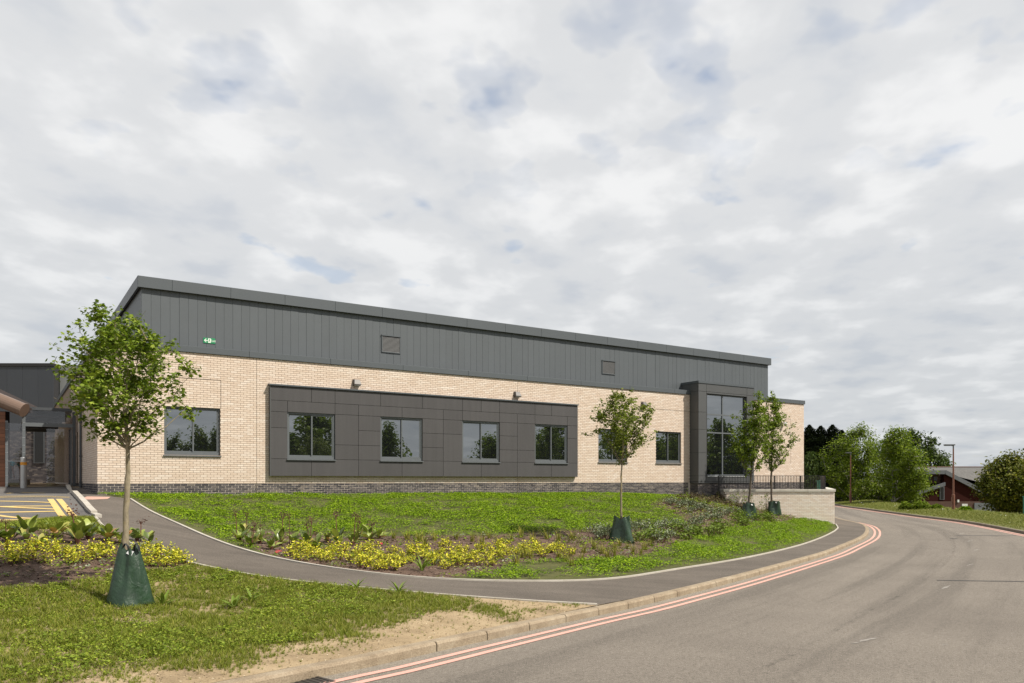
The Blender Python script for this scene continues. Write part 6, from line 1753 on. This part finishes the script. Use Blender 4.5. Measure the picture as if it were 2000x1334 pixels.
def leafy(name, label, px, base_y, Y, prof_px, top_y, n_limb, n_twig, lpt, ls, lmat, bmat, seed, tr=.14, group=None, zbase=None, jit=.28, surf=.42, lump=.2, up=.7, pitch=(-70, 30)):
    x = (px-CX)/F*Y; zb_ = zbase if zbase is not None else min(EYE-(base_y-HY)/F*Y, zv(x, Y))
    k = Y/F
    prof = [(EYE+(HY-y)*k-zb_, r*k, (c-px)*k, 0) for (y, r, c) in prof_px]
    return build_tree(name, label, (x, Y, zb_-.05), EYE+(HY-top_y)*k-zb_, tr, prof, n_limb, n_twig, lpt, LEAF2, ls, lmat, bmat, seed, group, up, .12, jit, surf, lump, pitch=pitch)
GB = 'trees beyond the far verge'
leafy('birch_tree', 'left birch of the row with a broad light green crown', 1672, 984, 84, [(978,12,1665),(960,42,1662),(930,52,1662),(895,50,1662),(865,44,1668),(842,30,1676),(828,10,1684)], 850, 14, 330, 40, .24, M['leaf_birch'], M['bark_birch'], 31, group=GB)
leafy('birch_tree', 'middle birch of the row, lowest and densest', 1716, 990, 86, [(985,20,1716),(960,42,1716),(920,46,1716),(885,40,1720),(858,28,1722),(846,10,1724)], 870, 12, 260, 40, .24, M['leaf_birch'], M['bark_birch'], 32, group=GB)
leafy('birch_tree', 'right birch of the row with pale trunk and hanging foliage', 1745, 992, 75, [(985,18,1764),(965,46,1766),(935,50,1766),(900,48,1764),(870,40,1760),(845,24,1755),(830,8,1752)], 850, 14, 340, 40, .24, M['leaf_birch'], M['bark_birch'], 33, group=GB)
leafy('chestnut_tree', 'tall dark tree rising behind the right birch', 1800, 1000, 112, [(925,54,1798),(900,52,1800),(875,40,1796),(852,26,1788),(838,10,1784)], 860, 14, 260, 34, .42, M['leaf_dark'], M['bark_dark'], 34, tr=.25, group=GB, zbase=EYE-2.8, jit=.4)
leafy('maple_tree', 'dark olive spreading tree at the right edge in front of the gabled building', 1978, 1008, 60, [(1000,22,1975),(978,54,1974),(950,66,1978),(922,62,1980),(900,44,1980),(884,18,1978)], 905, 16, 380, 40, .24, M['leaf_olive'], M['bark_dark'], 35, tr=.16, group=GB)
leafy('maple_tree', 'second olive tree cut by the right picture edge', 2040, 1012, 62, [(1000,30,2040),(970,60,2040),(930,60,2040),(895,44,2036),(872,14,2034)], 890, 12, 240, 36, .24, M['leaf_olive'], M['bark_dark'], 36, tr=.16, group=GB)
# conifers
def conifer(px, top_y, Y, rpx, label, seed, zb_):
    rs_ = np.random.RandomState(seed); x = (px-CX)/F*Y; k = Y/F; h = EYE+(HY-top_y)*k-zb_; o = empty('conifer', (x, Y, zb_), 0, label, 'tree', 'dark conifers behind the brick building')
    m = MB(); m.tube([(0,0,-.1),(0,0,h*.97)], [.2,.02], 7); m.build('trunk', M['bark_dark'], o, True)
    n = 8000; t = rs_.uniform(0, 1, n)**.75; z = h*(.06+.95*t); a = rs_.uniform(0, 6.283, n); lay = .72+.28*np.sin(z*4.2+np.sin(a*5)*1.2)
    rad = np.minimum(rpx*4.6*(1-t)**.95, 30)*k*lay*rs_.uniform(.15, 1.35, n)**.6*(1+.25*np.sin(a*3+z*1.7)) + .02
    Pn = np.column_stack([np.cos(a)*rad, np.sin(a)*rad, z]); rot = euler_mats(np.radians(rs_.uniform(-5, 50, n)), np.radians(rs_.uniform(-30, 30, n)), a-math.pi/2)
    link('crown', scatter_mesh('crown', LEAF2, Pn, rot, rs_.uniform(.3, .7, n)*(.35+.65*np.minimum(1, (1-t)*2.5)), M['conifer']), o)
for px, ty_, r_, lab, sd in ((1581,832,20,'leftmost dark conifer next to the building corner',41),(1603,834,19,'second dark conifer from the building corner',42),(1626,832,21,'third dark conifer, half behind the left birch',43),(1644,842,16,'small dark conifer tip just above the left birch',44),(1560,840,20,'dark conifer mostly hidden by the building end',45)):
    conifer(px, ty_, 104, r_, lab, sd, EYE-2.6)
leafy('weeping_tree', 'small weeping tree behind the end of the railing', 1586, 965, 84, [(958,16,1586),(930,20,1586),(905,18,1584),(888,12,1584),(880,4,1584)], 890, 8, 90, 30, .28, M['leaf_dark'], M['bark_dark'], 46, tr=.1, zbase=EYE-2.4, pitch=(-88, -50))
# hedge and rough plants behind the verge
def bushes(name, label, px, py, Y, w, h, n, ls, mat, seed, group=None, cat='shrub'):
    rs_ = np.random.RandomState(seed); x = (px-CX)/F*Y; z = zv(x, Y); k = Y/F; o = empty(name, (x, Y, z-.03), 0, label, cat, group)
    a = rs_.normal(0, 1, (n, 3)); a /= np.linalg.norm(a, axis=1)[:, None]; q = rs_.uniform(.3, 1, n)**.4
    b = a*q[:, None]*np.array([w*k/2, w*k/2.4, h*k]); b[:, 2] = np.abs(b[:, 2])*(1+.2*np.sin(b[:, 0]*3+seed))
    link('foliage', scatter_mesh('foliage', LEAF2, b, rnd_rot(rs_, n, (-60, 60), 40), ls*rs_.uniform(.6, 1.3, n), mat), o)
    m = MB()
    for i in range(5): m.tube([(0,0,0),(tuple(b[i]*.7))], [.03,.01], 4)
    m.build('stems', M['bark_dark'], o)
for i, (px, w, h) in enumerate(((1640,46,16),(1675,46,18),(1706,46,22),(1738,40,20),(1766,40,18))):
    bushes('hedge_shrub', ('first','second','third','fourth','fifth')[i] + ' dark hedge shrub from the left under the birches', px, 985, 88+i*.3, w, h, 1600, .22, M['leaf_dark'], 50+i, 'dark shrubs under the birches')
for i, (px, w, h, Y, lab) in enumerate(((1772,30,16,60,'tall clump of pale green grasses below the right birch'),(1800,38,20,59,'wide clump of tall rough grasses in front of the gabled building'),(1828,26,12,58,'small clump of rough grasses left of the near street lamp'),(1885,22,10,54,'bright green weed clump right of the near street lamp'))):
    bushes('grass_clump', lab, px, 1000, Y, w, h, 1300, .2, M['leaf_birch'] if i != 3 else M['cover'], 60+i, 'rough clumps on the far verge', 'grass')
# grass of the far verge
n = 60000
tq = rs.uniform(0, 1, n); iq = (tq*(len(RVL)-1)).astype(int); nn = normals2(RVL)
wv = rs.uniform(.05, 1, n)**1.0*7.0
Pv = RVL[iq] - nn[iq]*wv[:, None] + rs.normal(0, .45, (n, 2))
Pv = Pv[(Pv[:, 1] > 26) & (Pv[:, 1] < 82) & in_poly(Pv, VERP) & (dist_line(Pv, RVL) > .08)]
z = zfar(Pv); n = len(Pv); dd_ = dist_line(Pv, RVL)
rot = euler_mats(np.radians(rs.uniform(-12, 12, n)), np.radians(rs.uniform(-12, 12, n)), rs.uniform(0, 6.28, n))
o = link('verge_grass', scatter_mesh('verge_grass', tuft(8, .16, .022, .8, 90), np.column_stack([Pv, z]), rot, (.5+rs.uniform(0, .8, n))*(.6+.25*np.clip(dd_, 0, 3)), M['grassfar'])); tag(o, 'long grass of the far verge', None, None, 'stuff')
sel = rs.choice(n, 150, replace=False)
o = link('daisies', scatter_mesh('daisies', ([(-.5,-.5,0),(.5,-.5,0),(.5,.5,0),(-.5,.5,0)], [(0,1,2,3)]), np.column_stack([Pv[sel], z[sel]+.16]), euler_mats(np.radians(rs.uniform(-40, 40, 150)), np.radians(rs.uniform(-40, 40, 150)), rs.uniform(0, 6, 150)), rs.uniform(.03, .06, 150), M['daisy'])); tag(o, 'small white daisies in the grass of the far verge', None, None, 'stuff')
# trees across the road, outside the picture but mirrored in the windows
for i, (x, y, r_, h_, sd) in enumerate(((24,4.2,3.7,9.4,71),(28.7,9.1,1.5,7.8,72),(35.1,16.0,1.7,7.6,73),(39.5,21.0,3.9,10,74),(43.5,26.8,3.4,8.8,75),(47.5,31.2,3.4,9.4,76),(50.3,34.6,2.4,9.6,77),(51.5,37.5,2.6,7.4,78))):
    zb_ = zv(x, y)
    build_tree('roadside_tree', ('first','second','third','fourth','fifth','sixth','seventh','eighth')[i] + ' green tree across the road, seen only mirrored in the windows', (x, y, zb_-.05), h_*.85, .16, [(h_*.06, r_*.75, 0, 0), (h_*.25, r_*1.0, 0, 0), (h_*.55, r_, 0, 0), (h_*.8, r_*.75, 0, 0), (h_, r_*.15, 0, 0)], 12, 260, 34, LEAF2, .42 if r_ > 2 else .3, M['leaf_birch'], M['bark_dark'], sd, 'trees across the road', .7, .1, .3, .4)
for i in range(12):
    x, y = 11.5 + i*1.15, -9.5 + i*1.05; zb_ = zv(x, y)
    build_tree('roadside_hedge', ('first','second','third','fourth','fifth','sixth','seventh','eighth','ninth','tenth','eleventh','twelfth')[i] + ' hedge plant across the road, seen only mirrored in the left window', (x, y, zb_-.05), 3.6, .08, [(.2, .8, 0, 0), (1.5, 1.05, 0, 0), (5.2, 1.0, 0, 0), (7.2+.5*math.sin(i*2.1), .35, 0, 0)], 8, 230, 24, LEAF2, .26, M['leaf_birch'], M['bark_dark'], 200+i, 'hedge across the road', .7, .1, .16, .4, cat='hedge')
